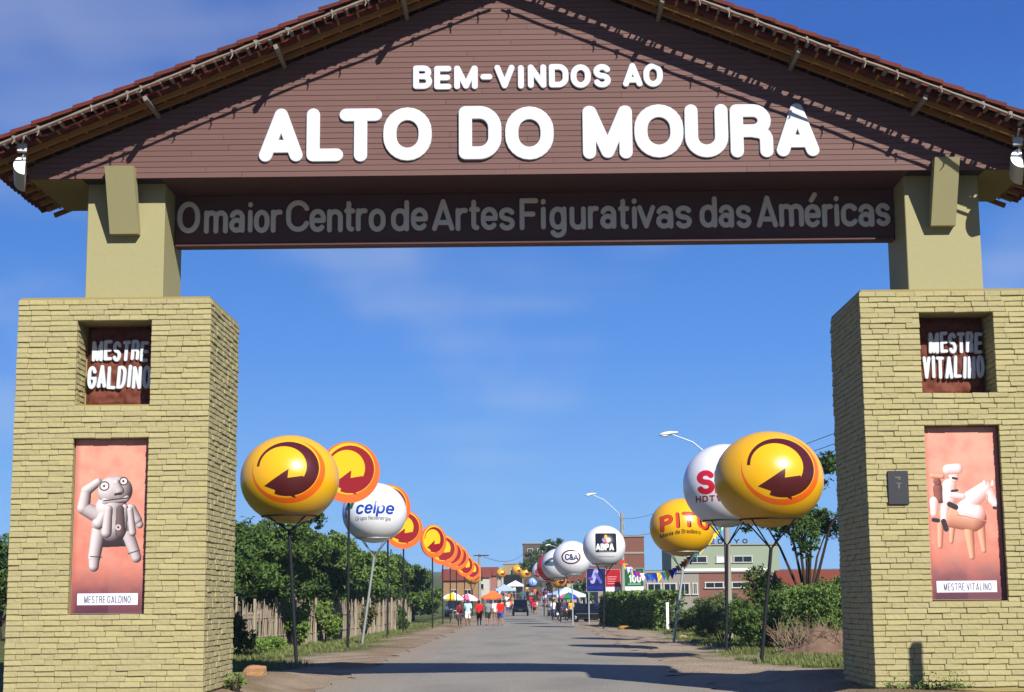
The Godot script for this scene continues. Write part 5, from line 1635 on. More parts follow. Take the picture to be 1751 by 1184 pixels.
func build_houses() -> void:
	var wl := func(r: float, g: float, b: float, sd: int) -> StandardMaterial3D: return mat(Color(r, g, b), 0.9, {"tex": grain(sd, 128, [[4, 4, 1.0]], Color(0.82, 0.81, 0.79), Color(1, 1, 1), 0.1), "scale": 0.15})
	M.rooftile = mat(Color(0.60, 0.30, 0.20), 0.9, {"tex": grain(151, 256, [[10, 3, 1.0], [60, 2, 0.6]], Color(0.7, 0.66, 0.62), Color(1, 1, 1), 0.2), "scale": 0.4})
	M.frame = mat(Color(0.66, 0.65, 0.62), 0.7)
	var grey: Material = wl.call(0.60, 0.575, 0.55, 160)
	building("low grey building with dark windows behind the clipped hedge", 5.9, 14.6, -140, 9, 3.95, grey, "flat", [[8.3, 2.55, 1.5, 0.95], [10.75, 2.55, 1.15, 0.95], [12.1, 2.55, 1.05, 0.95], [13.35, 2.55, 0.8, 0.95], [14.25, 2.55, 0.35, 0.95]])
	var sage: Material = wl.call(0.60, 0.66, 0.58, 161)
	var gb := building("pale green flat-roofed building with lettering behind the right row", 14.9, 26.2, -170, 12, 6.9, sage, "flat", [[17.6, 5.75, 2.0, 0.65], [20.4, 5.75, 1.5, 0.65, "window", M.lamp_glass], [22.4, 5.75, 1.9, 0.65], [18.0, 3.2, 2.2, 0.9]])
	var x := -4.2
	for ch in "VENEDOYO":
		part("letter", letter_mesh(ch, 0.55, 0.5, 0.06, 0.06), M.black, gb, Vector3(x, 7.02, 0.10))
		x += 0.86
	var band := B.new()
	band.box(Vector3(0, 4.3, 0.1), Vector3(9.0, 0.28, 0.2))
	part("ledge", band.mesh(), M.white, gb)
	building("brick-red low building right of the grey one", 15.0, 21.5, -146, 8, 3.7, wl.call(0.52, 0.36, 0.32, 162), "flat", [[16.6, 2.9, 1.6, 0.5], [19.0, 2.9, 1.6, 0.5]])
	var tw := building("unfinished brick tower block rising behind the grey building", 9.6, 14.2, -200, 8, 9.3, wl.call(0.50, 0.33, 0.28, 163), "flat", [])
	for k in 3:
		var s := B.new()
		s.box(Vector3(0, 2.6 + k * 2.35, 0.04), Vector3(4.64, 0.22, 0.10))
		part("floor_slab", s.mesh(), M.concrete, tw)
	building("house with red tiled roof glimpsed past the right pillar", 23.5, 31.0, -150, 6, 2.5, wl.call(0.80, 0.79, 0.76, 164), "gable", [[25.5, 1.6, 1.2, 1.0], [28.5, 1.6, 1.2, 1.0]])
	building("house with orange tiled roof behind the left trees", -24.5, -17.6, -112, 7, 2.35, wl.call(0.66, 0.58, 0.5, 165), "gable", [[-19.2, 1.4, 1.0, 0.9], [-22.0, 1.4, 1.0, 0.9]])
	building("grey and white gabled building far behind the left trees", -33.0, -27.6, -182, 9, 5.9, wl.call(0.74, 0.74, 0.76, 166), "gable", [[-30.3, 5.2, 0.9, 0.8], [-28.6, 3.0, 1.0, 1.0]])
	# end of the street
	building("long pale building across the far end of the street", -13.5, -1.4, -420, 12, 4.9, wl.call(0.74, 0.72, 0.68, 167), "flat", [[-11.0, 7.5, 1.6, 1.2], [-8.0, 7.5, 1.6, 1.2], [-5.0, 7.5, 1.6, 1.2], [-2.6, 7.5, 1.2, 1.2]])
	building("narrow beige house in front of the far dark house", -5.6, -1.5, -350, 9, 6.0, wl.call(0.66, 0.58, 0.42, 168), "flat", [[-3.5, 7.6, 1.2, 1.2]])
	building("tall dark house beside the far tree at the street end", -1.3, 4.2, -332, 10, 10.1, wl.call(0.36, 0.31, 0.29, 169), "flat", [[0.2, 11.4, 1.0, 1.3], [2.2, 11.4, 1.0, 1.3], [0.2, 8.4, 1.0, 1.3], [2.2, 8.4, 1.0, 1.3]])
	var gs := "houses lining the far street"
	building("low ochre house on the left of the far street", -14.0, -8.2, -262, 8, 3.4, wl.call(0.64, 0.50, 0.34, 170), "gable", [[-10.0, 2.9, 1.1, 1.0], [-12.2, 2.9, 1.0, 1.0]], {"group": gs})
	building("low white house on the left of the far street", -13.0, -7.4, -300, 8, 3.6, wl.call(0.78, 0.77, 0.74, 171), "gable", [[-9.0, 4.2, 1.1, 1.0]], {"group": gs})
	building("low rose house at the far left of the street end", -12.5, -7.0, -345, 8, 3.6, wl.call(0.66, 0.44, 0.40, 172), "gable", [[-9.0, 5.0, 1.1, 1.0]], {"group": gs})
	building("grey house with columns right of the far street", 5.4, 9.6, -178, 9, 3.6, grey, "flat", [[7.6, 1.9, 1.0, 1.1], [6.2, 1.5, 0.9, 2.0, "door"]], {"group": gs})
	building("cream house on the right of the far street", 5.2, 10.5, -225, 9, 3.8, wl.call(0.74, 0.68, 0.54, 173), "gable", [[6.4, 3.0, 1.1, 1.1], [8.6, 3.0, 1.1, 1.1]], {"group": gs})
	building("blue-grey house on the right of the far street", 5.0, 11.0, -300, 9, 4.2, wl.call(0.50, 0.55, 0.62, 174), "gable", [[6.4, 4.2, 1.1, 1.1]], {"group": gs})

# ------------------------------------------------------------------ vehicles
func loft(b: B, st: Array, prof: Callable) -> void:
	var rings: Array = []
	for s in st: rings.push_back(prof.call(s))
	for i in rings.size() - 1:
		var n: int = rings[i].size()
		for k in n:
			var j := (k + 1) % n
			b.quad(rings[i][k], rings[i][j], rings[i + 1][j], rings[i + 1][k])
	for e in [0, rings.size() - 1]:
		var c := Vector3.ZERO
		for p in rings[e]: c += p
		c /= rings[e].size()
		for k in rings[e].size():
			b.face(c, rings[e][k], rings[e][(k + 1) % rings[e].size()], Vector3(0, 0, -1.0 if e == 0 else 1.0))

func car(called: String, label: String, at: Vector2, turn: float, paint: Material, kind: String) -> void:
	var t := thing(called, label, "car", Vector3(at.x, gy(at.x, at.y) + 0.012, at.y), turn, "vehicles along the street")
	var b := B.new()
	var up := 0.16 if kind == "jeep" else 0.0
	var st := [[-2.12, 0.68, 0.40, 0.70], [-2.04, 0.79, 0.30, 0.88], [-1.3, 0.84, 0.24, 0.97], [0.0, 0.85, 0.22, 0.96], [0.95, 0.84, 0.22, 0.95], [1.8, 0.79, 0.26, 0.82], [2.05, 0.72, 0.32, 0.72], [2.12, 0.62, 0.38, 0.62]]
	loft(b, st, func(s: Array) -> Array:
		var o: Array = []
		for q in [[0.86, 0.0], [1.0, 0.12], [1.0, 0.55], [0.97, 0.85], [0.88, 1.0], [-0.88, 1.0], [-0.97, 0.85], [-1.0, 0.55], [-1.0, 0.12], [-0.86, 0.0]]:
			o.push_back(Vector3(s[1] * q[0], lerpf(s[2], s[3], q[1]) + up, s[0]))
		return o)
	part("body", b.mesh(), paint, t)
	var zr := {"sedan": [-1.75, -0.95, 0.15, 1.05, 1.40], "hatch": [-2.0, -1.65, 0.2, 1.05, 1.46], "jeep": [-1.95, -1.85, 0.25, 0.75, 1.72]}[kind] as Array
	var C := func(i: int, s: float, gr: float) -> Vector3:      # corners of the cabin: 0 rear base 1 rear roof 2 front roof 3 front base
		var hw := 0.76 if i == 0 or i == 3 else 0.61
		if kind == "jeep" and (i == 1 or i == 2): hw = 0.70
		return Vector3((hw + gr) * s, (0.93 + up if i == 0 or i == 3 else zr[4] + gr), zr[i] + (gr if i > 1 else -gr))
	var k := B.new()
	for s in [-1.0, 1.0]:
		k.face(C.call(0, s, 0), C.call(3, s, 0), C.call(2, s, 0), Vector3(s, 0, 0)); k.face(C.call(0, s, 0), C.call(2, s, 0), C.call(1, s, 0), Vector3(s, 0, 0))
	for e in [[0, 1, Vector3(0, 0.5, -1)], [1, 2, Vector3.UP], [2, 3, Vector3(0, 0.5, 1)]]:
		k.face(C.call(e[0], -1.0, 0), C.call(e[0], 1.0, 0), C.call(e[1], 1.0, 0), e[2]); k.face(C.call(e[0], -1.0, 0), C.call(e[1], 1.0, 0), C.call(e[1], -1.0, 0), e[2])
	part("cabin", k.mesh(), paint, t)
	var glaze := func(p: Array, outn: Vector3, called2: String) -> void:
		var c: Vector3 = (p[0] + p[1] + p[2] + p[3]) * 0.25
		var g := B.new()
		var q: Array = []
		for e in p: q.push_back(c + (e - c) * 0.86 + outn.normalized() * 0.008)
		g.face(q[0], q[1], q[2], outn); g.face(q[0], q[2], q[3], outn)
		part(called2, g.mesh(), M.glass_dark, t)
	glaze.call([C.call(2, -1.0, 0), C.call(2, 1.0, 0), C.call(3, 1.0, 0), C.call(3, -1.0, 0)], Vector3(0, 0.6, 1), "windscreen")
	glaze.call([C.call(0, -1.0, 0), C.call(0, 1.0, 0), C.call(1, 1.0, 0), C.call(1, -1.0, 0)], Vector3(0, 0.5, -1), "rear_window")
	for s in [-1.0, 1.0]:
		var mb: Vector3 = (C.call(0, s, 0) + C.call(3, s, 0)) * 0.5
		var mt: Vector3 = (C.call(1, s, 0) + C.call(2, s, 0)) * 0.5
		glaze.call([C.call(0, s, 0), mb, mt, C.call(1, s, 0)], Vector3(s, 0.25, 0), "side_window")
		glaze.call([mb, C.call(3, s, 0), C.call(2, s, 0), mt], Vector3(s, 0.25, 0), "side_window")
	for z in [-1.32, 1.30]:
		for s in [-1.0, 1.0]:
			var w := B.new()
			var r := 0.31 + up * 0.5
			w.tube([Vector3(-0.10, 0, 0), Vector3(-0.07, 0, 0), Vector3(0.07, 0, 0), Vector3(0.10, 0, 0)], [r * 0.9, r, r, r * 0.9], 20)
			var wo := part("wheel", w.mesh(), M.tyre, t, Vector3(s * 0.77, r - 0.012, z))
			var h := B.new()
			h.tube([Vector3(s * 0.07, 0, 0), Vector3(s * 0.112, 0, 0), Vector3(s * 0.105, 0, 0)], [r * 0.62, r * 0.60, r * 0.2], 14)
			part("rim", h.mesh(), M.rim, wo)
	for s in [-1.0, 1.0]:
		var l := B.new()
		l.ball(Vector3(s * 0.55, 0.62 + up, 2.03), Vector3(0.15, 0.075, 0.09), 10, 6)
		part("headlight", l.mesh(), M.lamp_glass, t)
		var q := B.new()
		q.bev(Vector3(s * 0.62, 0.76 + up, -2.07), Vector3(0.2, 0.15, 0.08), 0.02)
		part("tail_light", q.mesh(), M.tail, t)
		var m := B.new()
		m.ball(Vector3(s * 0.93, 0.98 + up, 0.75), Vector3(0.10, 0.07, 0.05), 8, 6)
		part("mirror", m.mesh(), M.black, t)
		var tr := B.new()
		tr.box(Vector3(s * 0.855, 0.62 + up, -0.1), Vector3(0.014, 0.05, 2.2))
		part("side_trim", tr.mesh(), M.rim, t)
	for e in [[2.10, 1.0], [-2.12, -1.0]]:
		var pl := B.new()
		pl.box(Vector3(0, 0.46 + up, e[0] + e[1] * 0.03), Vector3(0.40, 0.13, 0.02))
		part("number_plate", pl.mesh(), M.white, t)
		var bu := B.new()
		bu.bev(Vector3(0, 0.42 + up, e[0] - e[1] * 0.02), Vector3(1.5, 0.16, 0.14), 0.04)
		part("bumper", bu.mesh(), M.black, t)

func motorbike(label: String, at: Vector2, turn: float) -> void:
	var t := thing("motorcycle", label, "motorcycle", Vector3(at.x, gy(at.x, at.y), at.y), turn)
	for z in [-0.65, 0.65]:
		var w := B.new()
		var pts: Array = []
		var rr: Array = []
		for i in 21:
			pts.push_back(Vector3(0, 0.30 + sin(TAU * i / 20.0) * 0.26, z + cos(TAU * i / 20.0) * 0.26)); rr.push_back(0.05)
		w.tube(pts, rr, 6, false)
		var wo := part("wheel", w.mesh(), M.tyre, t)
		var h := B.new()
		for i in 6: h.tube([Vector3(0, 0.30, z), Vector3(0, 0.30 + sin(TAU * i / 6.0) * 0.24, z + cos(TAU * i / 6.0) * 0.24)], [0.012, 0.012], 4)
		part("spokes", h.mesh(), M.rim, wo)
	var f := B.new()
	f.tube([Vector3(0, 0.30, 0.65), Vector3(0, 0.75, 0.45), Vector3(0, 1.02, 0.36)], [0.035, 0.035, 0.03], 6)
	f.tube([Vector3(0, 0.75, 0.45), Vector3(0, 0.45, 0.1), Vector3(0, 0.30, -0.65)], [0.05, 0.12, 0.04], 6)
	part("frame", f.mesh(), M.black, t)
	var k := B.new()
	k.ball(Vector3(0, 0.80, 0.18), Vector3(0.15, 0.14, 0.26), 12, 8)
	part("tank", k.mesh(), mat(Color(0.45, 0.05, 0.05), 0.3), t)
	var s := B.new()
	s.bev(Vector3(0, 0.80, -0.35), Vector3(0.24, 0.10, 0.75), 0.04)
	part("seat", s.mesh(), M.black, t)
	var hb := B.new()
	hb.tube([Vector3(-0.36, 1.08, 0.22), Vector3(-0.1, 1.04, 0.36), Vector3(0.1, 1.04, 0.36), Vector3(0.36, 1.08, 0.22)], [0.02, 0.018, 0.018, 0.02], 6)
	part("handlebar", hb.mesh(), M.rim, t)
	var l := B.new()
	l.ball(Vector3(0, 0.90, 0.48), Vector3(0.10, 0.10, 0.08), 10, 6)
	part("headlight", l.mesh(), M.lamp_glass, t)
	var n := B.new()
	n.box(Vector3(0, 0.58, -0.92), Vector3(0.2, 0.16, 0.02))
	part("number_plate", n.mesh(), M.white, t)

func build_vehicles() -> void:
	var pt := func(r: float, g: float, b: float) -> StandardMaterial3D: return mat(Color(r, g, b), 0.3, {"coat": 0.8, "spec": 0.5})
	car("parked_sedan", "black sedan parked beside the clipped hedge, right", Vector2(5.1, -127), 0.95, pt.call(0.05, 0.055, 0.07), "sedan")
	car("jeep", "dark jeep driving away in the middle of the road", Vector2(-1.0, -176), PI, pt.call(0.07, 0.07, 0.08), "jeep")
	car("parked_car", "dark green car behind the motorcycle, right side", Vector2(3.7, -141), 0.25, pt.call(0.06, 0.09, 0.09), "hatch")
	car("parked_car", "grey hatchback parked far on the right under the awning", Vector2(2.95, -172), 0.1, pt.call(0.20, 0.22, 0.25), "hatch")
	car("parked_car", "second far grey car on the right, behind the hatchback", Vector2(4.3, -185), 0.1, pt.call(0.30, 0.31, 0.33), "sedan")
	car("parked_van", "navy car parked on the left verge by the striped umbrella", Vector2(-8.0, -172), 0.15, pt.call(0.05, 0.06, 0.13), "jeep")
	car("parked_car", "silver car far up the left of the street", Vector2(-5.6, -235), 0.0, pt.call(0.45, 0.46, 0.48), "hatch")
	motorbike("motorcycle standing on the right shoulder before the dark green car", Vector2(2.75, -133.5), 2.6)

# ------------------------------------------------------------------ umbrellas and stalls
func umbrella(label: String, at: Vector2, r: float, h: float, cols: Array) -> void:
	var t := thing("market_umbrella", label, "umbrella", Vector3(at.x, gy(at.x, at.y), at.y), 0.2, "umbrellas over the street stalls")
	var b := B.new()
	b.tube([Vector3(0, -0.1, 0), Vector3(0, h + 0.1, 0)], [0.025, 0.02], 6)
	part("pole", b.mesh(), M.galv, t)
	for i in 8:
		var p := B.new()
		var u := Vector2.from_angle(TAU * i / 8.0)
		var w := Vector2.from_angle(TAU * (i + 1) / 8.0)
		var top := Vector3(0, h, 0)
		var mu := Vector3(u.x * r * 0.6, h - 0.22 * r, u.y * r * 0.6)
		var mw := Vector3(w.x * r * 0.6, h - 0.22 * r, w.y * r * 0.6)
		var eu := Vector3(u.x * r, h - 0.5 * r, u.y * r)
		var ew := Vector3(w.x * r, h - 0.5 * r, w.y * r)
		for dn in [0.0, 0.012]:
			var o := Vector3(0, -dn, 0)
			p.face(top + o, mu + o, mw + o, Vector3.UP); p.face(mu + o, eu + o, ew + o, Vector3.UP); p.face(mu + o, ew + o, mw + o, Vector3.UP)
			p.face(eu + o, eu + o + Vector3(0, -0.12, 0), ew + o + Vector3(0, -0.12, 0), Vector3(u.x, 0, u.y)); p.face(eu + o, ew + o + Vector3(0, -0.12, 0), ew + o, Vector3(u.x, 0, u.y))
		part("panel", p.mesh(), M[cols[i % cols.size()]], t)

func stall(label: String, at: Vector2, w: float, d: float, h: float, cloth: Material, turn := 0.0) -> void:
	var t := thing("market_stall", label, "stall", Vector3(at.x, gy(at.x, at.y), at.y), turn, "canopied stalls along the far street")
	var c := B.new()
	var top := Vector3(0, h + 0.75, 0)
	var q := [Vector3(-w, h, d), Vector3(w, h, d), Vector3(w, h, -d), Vector3(-w, h, -d)]
	for i in 4:
		var a: Vector3 = q[i]
		var e: Vector3 = q[(i + 1) % 4]
		c.face(a, e, top, (a + e) * 0.5 + Vector3(0, 2, 0)); c.face(a, e, top - Vector3(0, 0.03, 0), Vector3.DOWN)
		c.face(a, e, e - Vector3(0, 0.25, 0), a + e); c.face(a, e - Vector3(0, 0.25, 0), a - Vector3(0, 0.25, 0), a + e)
	part("canopy", c.mesh(), cloth, t)
	for p in q:
		var l := B.new()
		l.tube([Vector3(p.x * 0.97, -0.1, p.z * 0.97), Vector3(p.x * 0.97, h, p.z * 0.97)], [0.03, 0.03], 6)
		part("leg", l.mesh(), M.galv, t)
	var b := B.new()
	b.bev(Vector3(0, 0.45, 0), Vector3(w * 1.6, 0.9, d * 0.8), 0.02)
	part("counter", b.mesh(), M.bark, t)

func build_stalls() -> void:
	umbrella("umbrella with red, white and yellow panels beside the navy car", Vector2(-7.35, -156), 1.25, 2.5, ["flag0", "white", "flag2", "white"])
	umbrella("pink and white umbrella behind the first walking people", Vector2(-6.2, -163), 1.2, 2.4, ["pink", "white"])
	umbrella("umbrella with yellow, blue and green panels above the motorcycle", Vector2(3.35, -139), 1.0, 2.35, ["flag2", "flag1", "flag3", "pink"])
	umbrella("orange umbrella beside the utility pole", Vector2(-4.9, -196), 1.15, 2.5, ["orange"])
	stall("stall with pale blue-grey canopy on the left of the far street", Vector2(-3.7, -236), 1.5, 1.4, 2.4, mat(Color(0.55, 0.62, 0.68), 0.8), 0.2)
	stall("stall with dark green canopy near the tall dark house", Vector2(0.7, -262), 1.4, 1.4, 2.5, mat(Color(0.10, 0.20, 0.16), 0.8), 0.0)
	stall("stall with light blue awning over the parked cars, right", Vector2(3.6, -160), 1.5, 1.6, 2.2, mat(Color(0.68, 0.76, 0.86), 0.8), 0.3)
	stall("stall with red and orange canopy left of the far street", Vector2(-4.6, -206), 1.1, 1.1, 2.2, M.orange, 0.0)
	stall("stall with white canopy farthest up the street", Vector2(-2.4, -278), 1.4, 1.4, 2.4, M.white, 0.0)

# ------------------------------------------------------------------ people
func nets(bones: Array, cell: float, kk: float) -> ArrayMesh:
	var lo := Vector3(9, 9, 9)
	var hi := Vector3(-9, -9, -9)
	for e in bones:
		var r: float = maxf(e[2], e[3]) + cell * 2.0
		for k in 2:
			lo = lo.min(e[k] - Vector3(r, r, r)); hi = hi.max(e[k] + Vector3(r, r, r))
	var nx := int((hi.x - lo.x) / cell) + 2
	var ny := int((hi.y - lo.y) / cell) + 2
	var nz := int((hi.z - lo.z) / cell) + 2
	var f := PackedFloat32Array()
	f.resize(nx * ny * nz)
	f.fill(1.0)
	for e in bones:
		var a: Vector3 = e[0]
		var b: Vector3 = e[1]
		var r := Vector3.ONE * (maxf(e[2], e[3]) + cell * 2.5)
		var p0 := (a.min(b) - r - lo) / cell
		var p1 := (a.max(b) + r - lo) / cell
		var d := b - a
		var dd := maxf(d.length_squared(), 0.00001)
		for z in range(maxi(0, int(p0.z)), mini(nz, int(p1.z) + 2)):
			for y in range(maxi(0, int(p0.y)), mini(ny, int(p1.y) + 2)):
				for x in range(maxi(0, int(p0.x)), mini(nx, int(p1.x) + 2)):
					var p := lo + Vector3(x, y, z) * cell - a
					var u := clampf(p.dot(d) / dd, 0, 1)
					var s := (p - d * u).length() - lerpf(e[2], e[3], u)
					var i := (z * ny + y) * nx + x
					var h := maxf(kk - absf(f[i] - s), 0.0) / kk
					f[i] = minf(f[i], s) - h * h * kk * 0.25
	var idx := PackedInt32Array()
	idx.resize(nx * ny * nz)
	idx.fill(-1)
	var st := SurfaceTool.new()
	st.begin(Mesh.PRIMITIVE_TRIANGLES)
	var off := [0, 1, nx, nx + 1, nx * ny, nx * ny + 1, nx * ny + nx, nx * ny + nx + 1]
	var count := 0
	for z in nz - 1:
		for y in ny - 1:
			for x in nx - 1:
				var i := (z * ny + y) * nx + x
				var m := 0
				for k in 8:
					if f[i + off[k]] < 0.0: m |= 1 << k
				if m == 0 or m == 255: continue
				var s := Vector3.ZERO
				var n := 0
				for e in [[0, 1], [2, 3], [4, 5], [6, 7], [0, 2], [1, 3], [4, 6], [5, 7], [0, 4], [1, 5], [2, 6], [3, 7]]:
					var va := f[i + off[e[0]]]
					var vb := f[i + off[e[1]]]
					if (va < 0.0) == (vb < 0.0): continue
					var u := va / (va - vb)
					var ca := Vector3(e[0] & 1, (e[0] >> 1) & 1, e[0] >> 2)
					var cb := Vector3(e[1] & 1, (e[1] >> 1) & 1, e[1] >> 2)
					s += ca.lerp(cb, u); n += 1
				st.add_vertex(lo + (Vector3(x, y, z) + s / n) * cell)
				idx[i] = count
				count += 1
	for z in range(1, nz - 1):
		for y in range(1, ny - 1):
			for x in range(1, nx - 1):
				var i := (z * ny + y) * nx + x
				var a := f[i] < 0.0
				for ax in 3:
					var st1: int = [1, nx, nx * ny][ax]
					if a == (f[i + st1] < 0.0): continue
					var u: int = [nx, nx * ny, 1][ax]
					var w: int = [nx * ny, 1, nx][ax]
					var q := [idx[i - u - w], idx[i - w], idx[i], idx[i - u]]
					if q.has(-1): continue
					if not a: q.reverse()
					for k in [0, 2, 1, 0, 3, 2]: st.add_index(q[k])
	st.generate_normals()
	return st.commit()

func pose(kind: int) -> Dictionary:
	# a figure 1.7 m tall facing +z
	var sw: float = [0.20, -0.17, 0.03][kind]
	var J := {}
	for s in [-1, 1]:
		var g: float = sw * s
		J["hip%d" % s] = Vector3(s * 0.09, 0.90, 0)
		J["knee%d" % s] = Vector3(s * 0.10, 0.49, 0.05 + g * 0.75)
		J["ank%d" % s] = Vector3(s * 0.10, 0.085 + maxf(0.0, -g) * 0.35, -0.02 + g * 1.15)
		J["toe%d" % s] = J["ank%d" % s] + Vector3(s * 0.02, -0.05 - maxf(0.0, -g) * 0.25, 0.15)
		J["sh%d" % s] = Vector3(s * 0.18, 1.385, 0)
		J["el%d" % s] = Vector3(s * 0.235, 1.10, -0.03 - g * 0.6)
		J["wr%d" % s] = Vector3(s * 0.245, 0.87, 0.06 - g * 1.2)
	var body: Array = [[Vector3(-0.07, 0.93, 0), Vector3(0.07, 0.93, 0), 0.115, 0.115], [Vector3(0, 0.95, 0), Vector3(0, 1.18, 0), 0.12, 0.125], [Vector3(-0.07, 1.28, 0), Vector3(0.07, 1.28, 0), 0.12, 0.12],
		[Vector3(-0.15, 1.375, 0), Vector3(0.15, 1.375, 0), 0.065, 0.065], [Vector3(0, 1.36, -0.01), Vector3(0, 1.50, 0.005), 0.062, 0.052],
		[Vector3(0, 1.555, 0.015), Vector3(0, 1.61, -0.005), 0.075, 0.092], [Vector3(0, 1.55, 0.09), Vector3(0, 1.575, 0.095), 0.014, 0.010], [Vector3(-0.092, 1.57, 0), Vector3(-0.094, 1.59, -0.01), 0.018, 0.018], [Vector3(0.092, 1.57, 0), Vector3(0.094, 1.59, -0.01), 0.018, 0.018]]
	var shirt: Array = [[Vector3(-0.07, 0.90, 0), Vector3(0.07, 0.90, 0), 0.125, 0.125], [Vector3(-0.03, 0.95, 0), Vector3(-0.03, 1.2, 0), 0.14, 0.142], [Vector3(0.03, 0.95, 0), Vector3(0.03, 1.2, 0), 0.14, 0.142], [Vector3(-0.075, 1.28, 0), Vector3(0.075, 1.28, 0), 0.138, 0.138], [Vector3(-0.155, 1.38, 0), Vector3(0.155, 1.38, 0), 0.085, 0.085]]
	var shorts: Array = [[Vector3(-0.07, 0.89, 0), Vector3(0.07, 0.89, 0), 0.140, 0.140]]
	var fingers := B.new()
	for s in [-1, 1]:
		body += [[J["hip%d" % s], J["knee%d" % s], 0.088, 0.056], [J["knee%d" % s], J["knee%d" % s].lerp(J["ank%d" % s], 0.3) + Vector3(0, 0, -0.02), 0.054, 0.058], [J["knee%d" % s], J["ank%d" % s], 0.052, 0.036], [J["ank%d" % s] + Vector3(0, -0.04, -0.03), J["toe%d" % s], 0.04, 0.032],
			[J["sh%d" % s], J["el%d" % s], 0.052, 0.038], [J["el%d" % s], J["wr%d" % s], 0.040, 0.028], [J["wr%d" % s], J["wr%d" % s] + Vector3(0, -0.08, 0.02), 0.032, 0.036]]
		shirt.push_back([J["sh%d" % s], J["sh%d" % s].lerp(J["el%d" % s], 0.75), 0.072, 0.068])
		shorts += [[J["hip%d" % s], J["hip%d" % s].lerp(J["knee%d" % s], 0.85), 0.108, 0.095]]
		for k in 5:
			var r0: Vector3 = J["wr%d" % s] + Vector3(s * 0.005, -0.09 if k < 4 else -0.04, -0.02 + k * 0.022)
			var l: float = [0.065, 0.08, 0.085, 0.075, 0.055][k]
			fingers.tube([r0, r0 + Vector3(-s * 0.008, -l * 0.6, 0.012 + (0.02 if k == 4 else 0.0)), r0 + Vector3(-s * 0.02, -l, 0.02)], [0.010, 0.009, 0.007], 5)
	var bm := nets(body, 0.026, 0.05)
	var st := SurfaceTool.new()
	st.append_from(bm, 0, Transform3D())
	st.append_from(fingers.mesh(), 0, Transform3D())
	var hair := B.new()
	hair.ball(Vector3(0, 1.625, -0.022), Vector3(0.098, 0.095, 0.105), 14, 8)
	return {"body": st.commit(), "shirt": nets(shirt, 0.032, 0.05), "shorts": nets(shorts, 0.032, 0.03), "hair": hair.mesh()}

func person(P: Dictionary, label: String, at: Vector2, turn: float, tall: float, skin_m: Material, shirt: Material, shorts: Material, hair: Material, group: String, cap := false) -> void:
	var t := thing("person", label, "person", Vector3(at.x, gy(at.x, at.y) + 0.03, at.y), turn, group)
	t.scale = Vector3.ONE * tall / 1.70
	var b := part("body", P.body, skin_m, t)
	part("shirt", P.shirt, shirt, t)
	part("shorts", P.shorts, shorts, t)
	var h := part("cap" if cap else "hair", P.hair, hair, t)
	if cap:
		var k := B.new()
		k.ball(Vector3(0, 1.615, 0.10), Vector3(0.075, 0.014, 0.09), 12, 6)
		part("cap_peak", k.mesh(), hair, h)

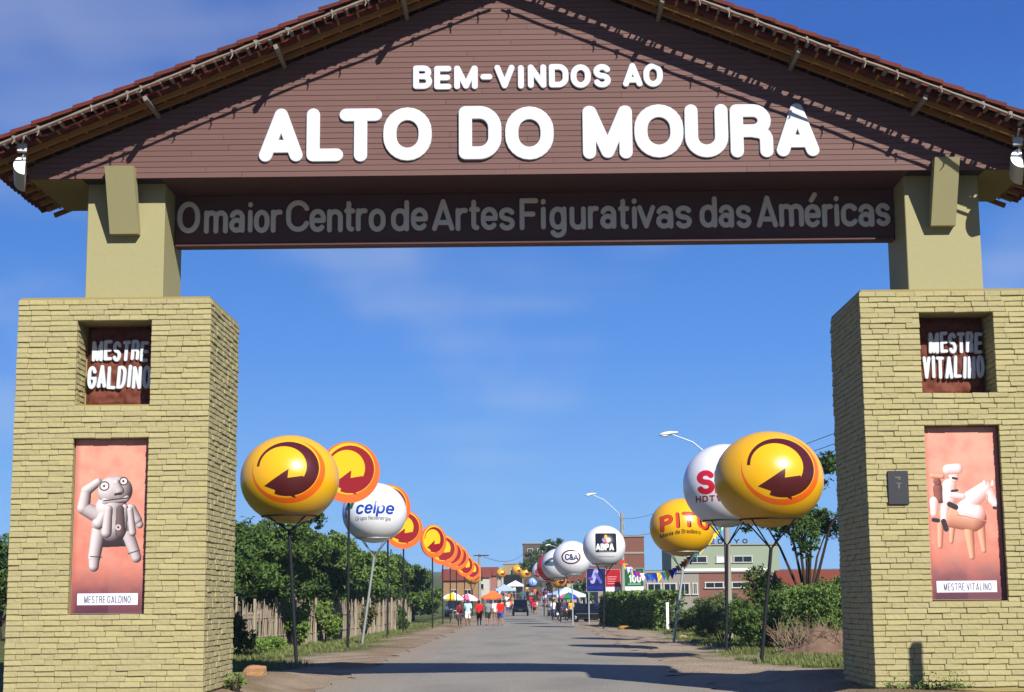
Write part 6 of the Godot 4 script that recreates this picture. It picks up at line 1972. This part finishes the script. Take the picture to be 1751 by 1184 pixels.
func build_people() -> void:
	var poses := [pose(0), pose(1), pose(2)]
	var C := {}
	for e in [["maroon", 0.38, 0.08, 0.14], ["light blue", 0.60, 0.76, 0.86], ["red", 0.74, 0.07, 0.07], ["grey", 0.42, 0.44, 0.44], ["white", 0.85, 0.85, 0.86], ["bright red", 0.80, 0.06, 0.05], ["pale pink", 0.85, 0.72, 0.70], ["dark", 0.10, 0.11, 0.13], ["dark green", 0.12, 0.18, 0.16], ["blue", 0.15, 0.25, 0.48], ["yellow", 0.80, 0.62, 0.12], ["orange", 0.80, 0.36, 0.10], ["khaki", 0.48, 0.42, 0.30], ["black", 0.05, 0.05, 0.06], ["green", 0.12, 0.36, 0.18], ["purple", 0.32, 0.16, 0.40], ["brown", 0.30, 0.20, 0.15]]:
		C[e[0]] = mat(Color(e[1], e[2], e[3]), 0.85)
	var sk := [mat(Color(0.56, 0.37, 0.28), 0.6), mat(Color(0.42, 0.27, 0.20), 0.6), mat(Color(0.68, 0.47, 0.37), 0.6)]
	var hr := mat(Color(0.06, 0.045, 0.04), 0.7)
	var gn := "people walking up the left of the road"
	person(poses[0], "leftmost walking person in maroon top and pale pink shorts", Vector2(-4.75, -110), PI, 1.58, sk[0], C["maroon"], C["pale pink"], hr, gn)
	person(poses[1], "walking person in light blue shirt, white shorts and blue cap", Vector2(-4.15, -109), PI, 1.74, sk[1], C["light blue"], C["white"], C["blue"], gn, true)
	person(poses[0], "walking person in red shirt, dark shorts and dark cap", Vector2(-3.42, -110), PI, 1.68, sk[1], C["red"], C["dark"], C["dark"], gn, true)
	person(poses[1], "walking person in grey shirt and dark green shorts", Vector2(-2.80, -109), PI + 0.2, 1.72, sk[0], C["grey"], C["dark green"], C["purple"], gn, true)
	person(poses[2], "person in white shirt half hidden behind the grey shirt", Vector2(-2.42, -115), PI, 1.70, sk[0], C["white"], C["khaki"], hr, gn)
	person(poses[0], "walking person in bright red shirt and blue shorts, nearest the jeep", Vector2(-1.98, -109), PI + 0.1, 1.70, sk[0], C["bright red"], C["blue"], hr, gn)
	person(poses[2], "rider in dark clothes beside the motorcycle, right shoulder", Vector2(2.45, -135.5), 2.4, 1.70, sk[1], C["black"], C["dark"], C["dark"], "", true)
	person(poses[2], "person in white shirt standing by the dark green car", Vector2(2.1, -146), 0.4, 1.66, sk[1], C["white"], C["blue"], hr, "")
	person(poses[2], "person in yellow shirt under the colourful umbrella", Vector2(3.5, -137.5), 0.0, 1.64, sk[1], C["yellow"], C["dark"], hr, "")
	# the crowd farther up the street
	var tops := ["red", "white", "light blue", "yellow", "orange", "maroon", "grey", "blue", "green", "black", "purple", "khaki"]
	var bots := ["dark", "blue", "khaki", "white"]
	var n := 0
	for k in 40:
		var top: String = tops[k % 12]
		var bot: String = bots[(k / 12 + k) % 4]
		var z := -188.0 - k * 3.3 - rng.randf() * 3.0
		var x := rng.randf_range(-5.4, 3.6)
		if absf(x + 1.0) < 1.3 and z > -215.0: x -= 2.6
		if k == 36: bot = "brown"
		if bot == top: bot = "brown"
		person(poses[rng.randi() % 3], "distant person in %s top and %s shorts in the crowd up the street" % [top, bot], Vector2(x, z), PI if rng.randf() < 0.5 else 0.0, rng.randf_range(1.55, 1.78), sk[rng.randi() % 3], C[top], C[bot], hr, "crowd up the street")

func build_street() -> void:
	M.orange = mat(Color(0.90, 0.40, 0.14), 0.5)
	M.pink = mat(Color(0.80, 0.36, 0.52), 0.8)
	M.lamp_head = mat(Color(0.80, 0.81, 0.82), 0.35, {"metal": 0.2})
	var fc := [Color(0.78, 0.12, 0.12), Color(0.10, 0.20, 0.62), Color(0.90, 0.70, 0.12), Color(0.10, 0.42, 0.28), Color(0.86, 0.86, 0.88)]
	for i in 5: M["flag%d" % i] = mat(fc[i], 0.8, {"two": true})
	build_balloons()
	build_plants()
	build_fence()
	build_furniture()
	build_houses()
	build_vehicles()
	build_stalls()
	build_people()


func _ready() -> void:
	rng.seed = 7
	# ---- camera
	var cam := Camera3D.new()
	cam.name = "camera"
	cam.fov = 24.3234
	cam.near = 0.1; cam.far = 3000.0
	cam.position = Vector3(0, 1.75, 0)
	cam.rotation = Vector3(atan(0.158), 0.0096, -0.008)
	add_child(cam)
	# ---- sky, sun, exposure
	var env := Environment.new()
	env.background_mode = Environment.BG_SKY
	env.sky = make_sky()
	env.background_energy_multiplier = 0.66
	env.tonemap_mode = Environment.TONE_MAPPER_LINEAR
	env.tonemap_exposure = 1.7
	env.sdfgi_enabled = true; env.ssao_enabled = true; env.ssil_enabled = true
	env.fog_enabled = true
	env.fog_density = 0.00022
	env.fog_light_color = Color(0.72, 0.82, 0.93)
	var we := WorldEnvironment.new()
	we.name = "daylight"
	we.environment = env
	add_child(we)
	var sun := DirectionalLight3D.new()
	sun.name = "sun"
	sun.light_energy = 1.6
	sun.light_color = Color(1.0, 0.98, 0.94)
	sun.light_angular_distance = 0.5
	sun.shadow_enabled = true
	add_child(sun)
	sun.look_at_from_position(Vector3.ZERO, SUN, Vector3.UP)
	make_materials()
	build_ground()
	build_gate()
	build_street()
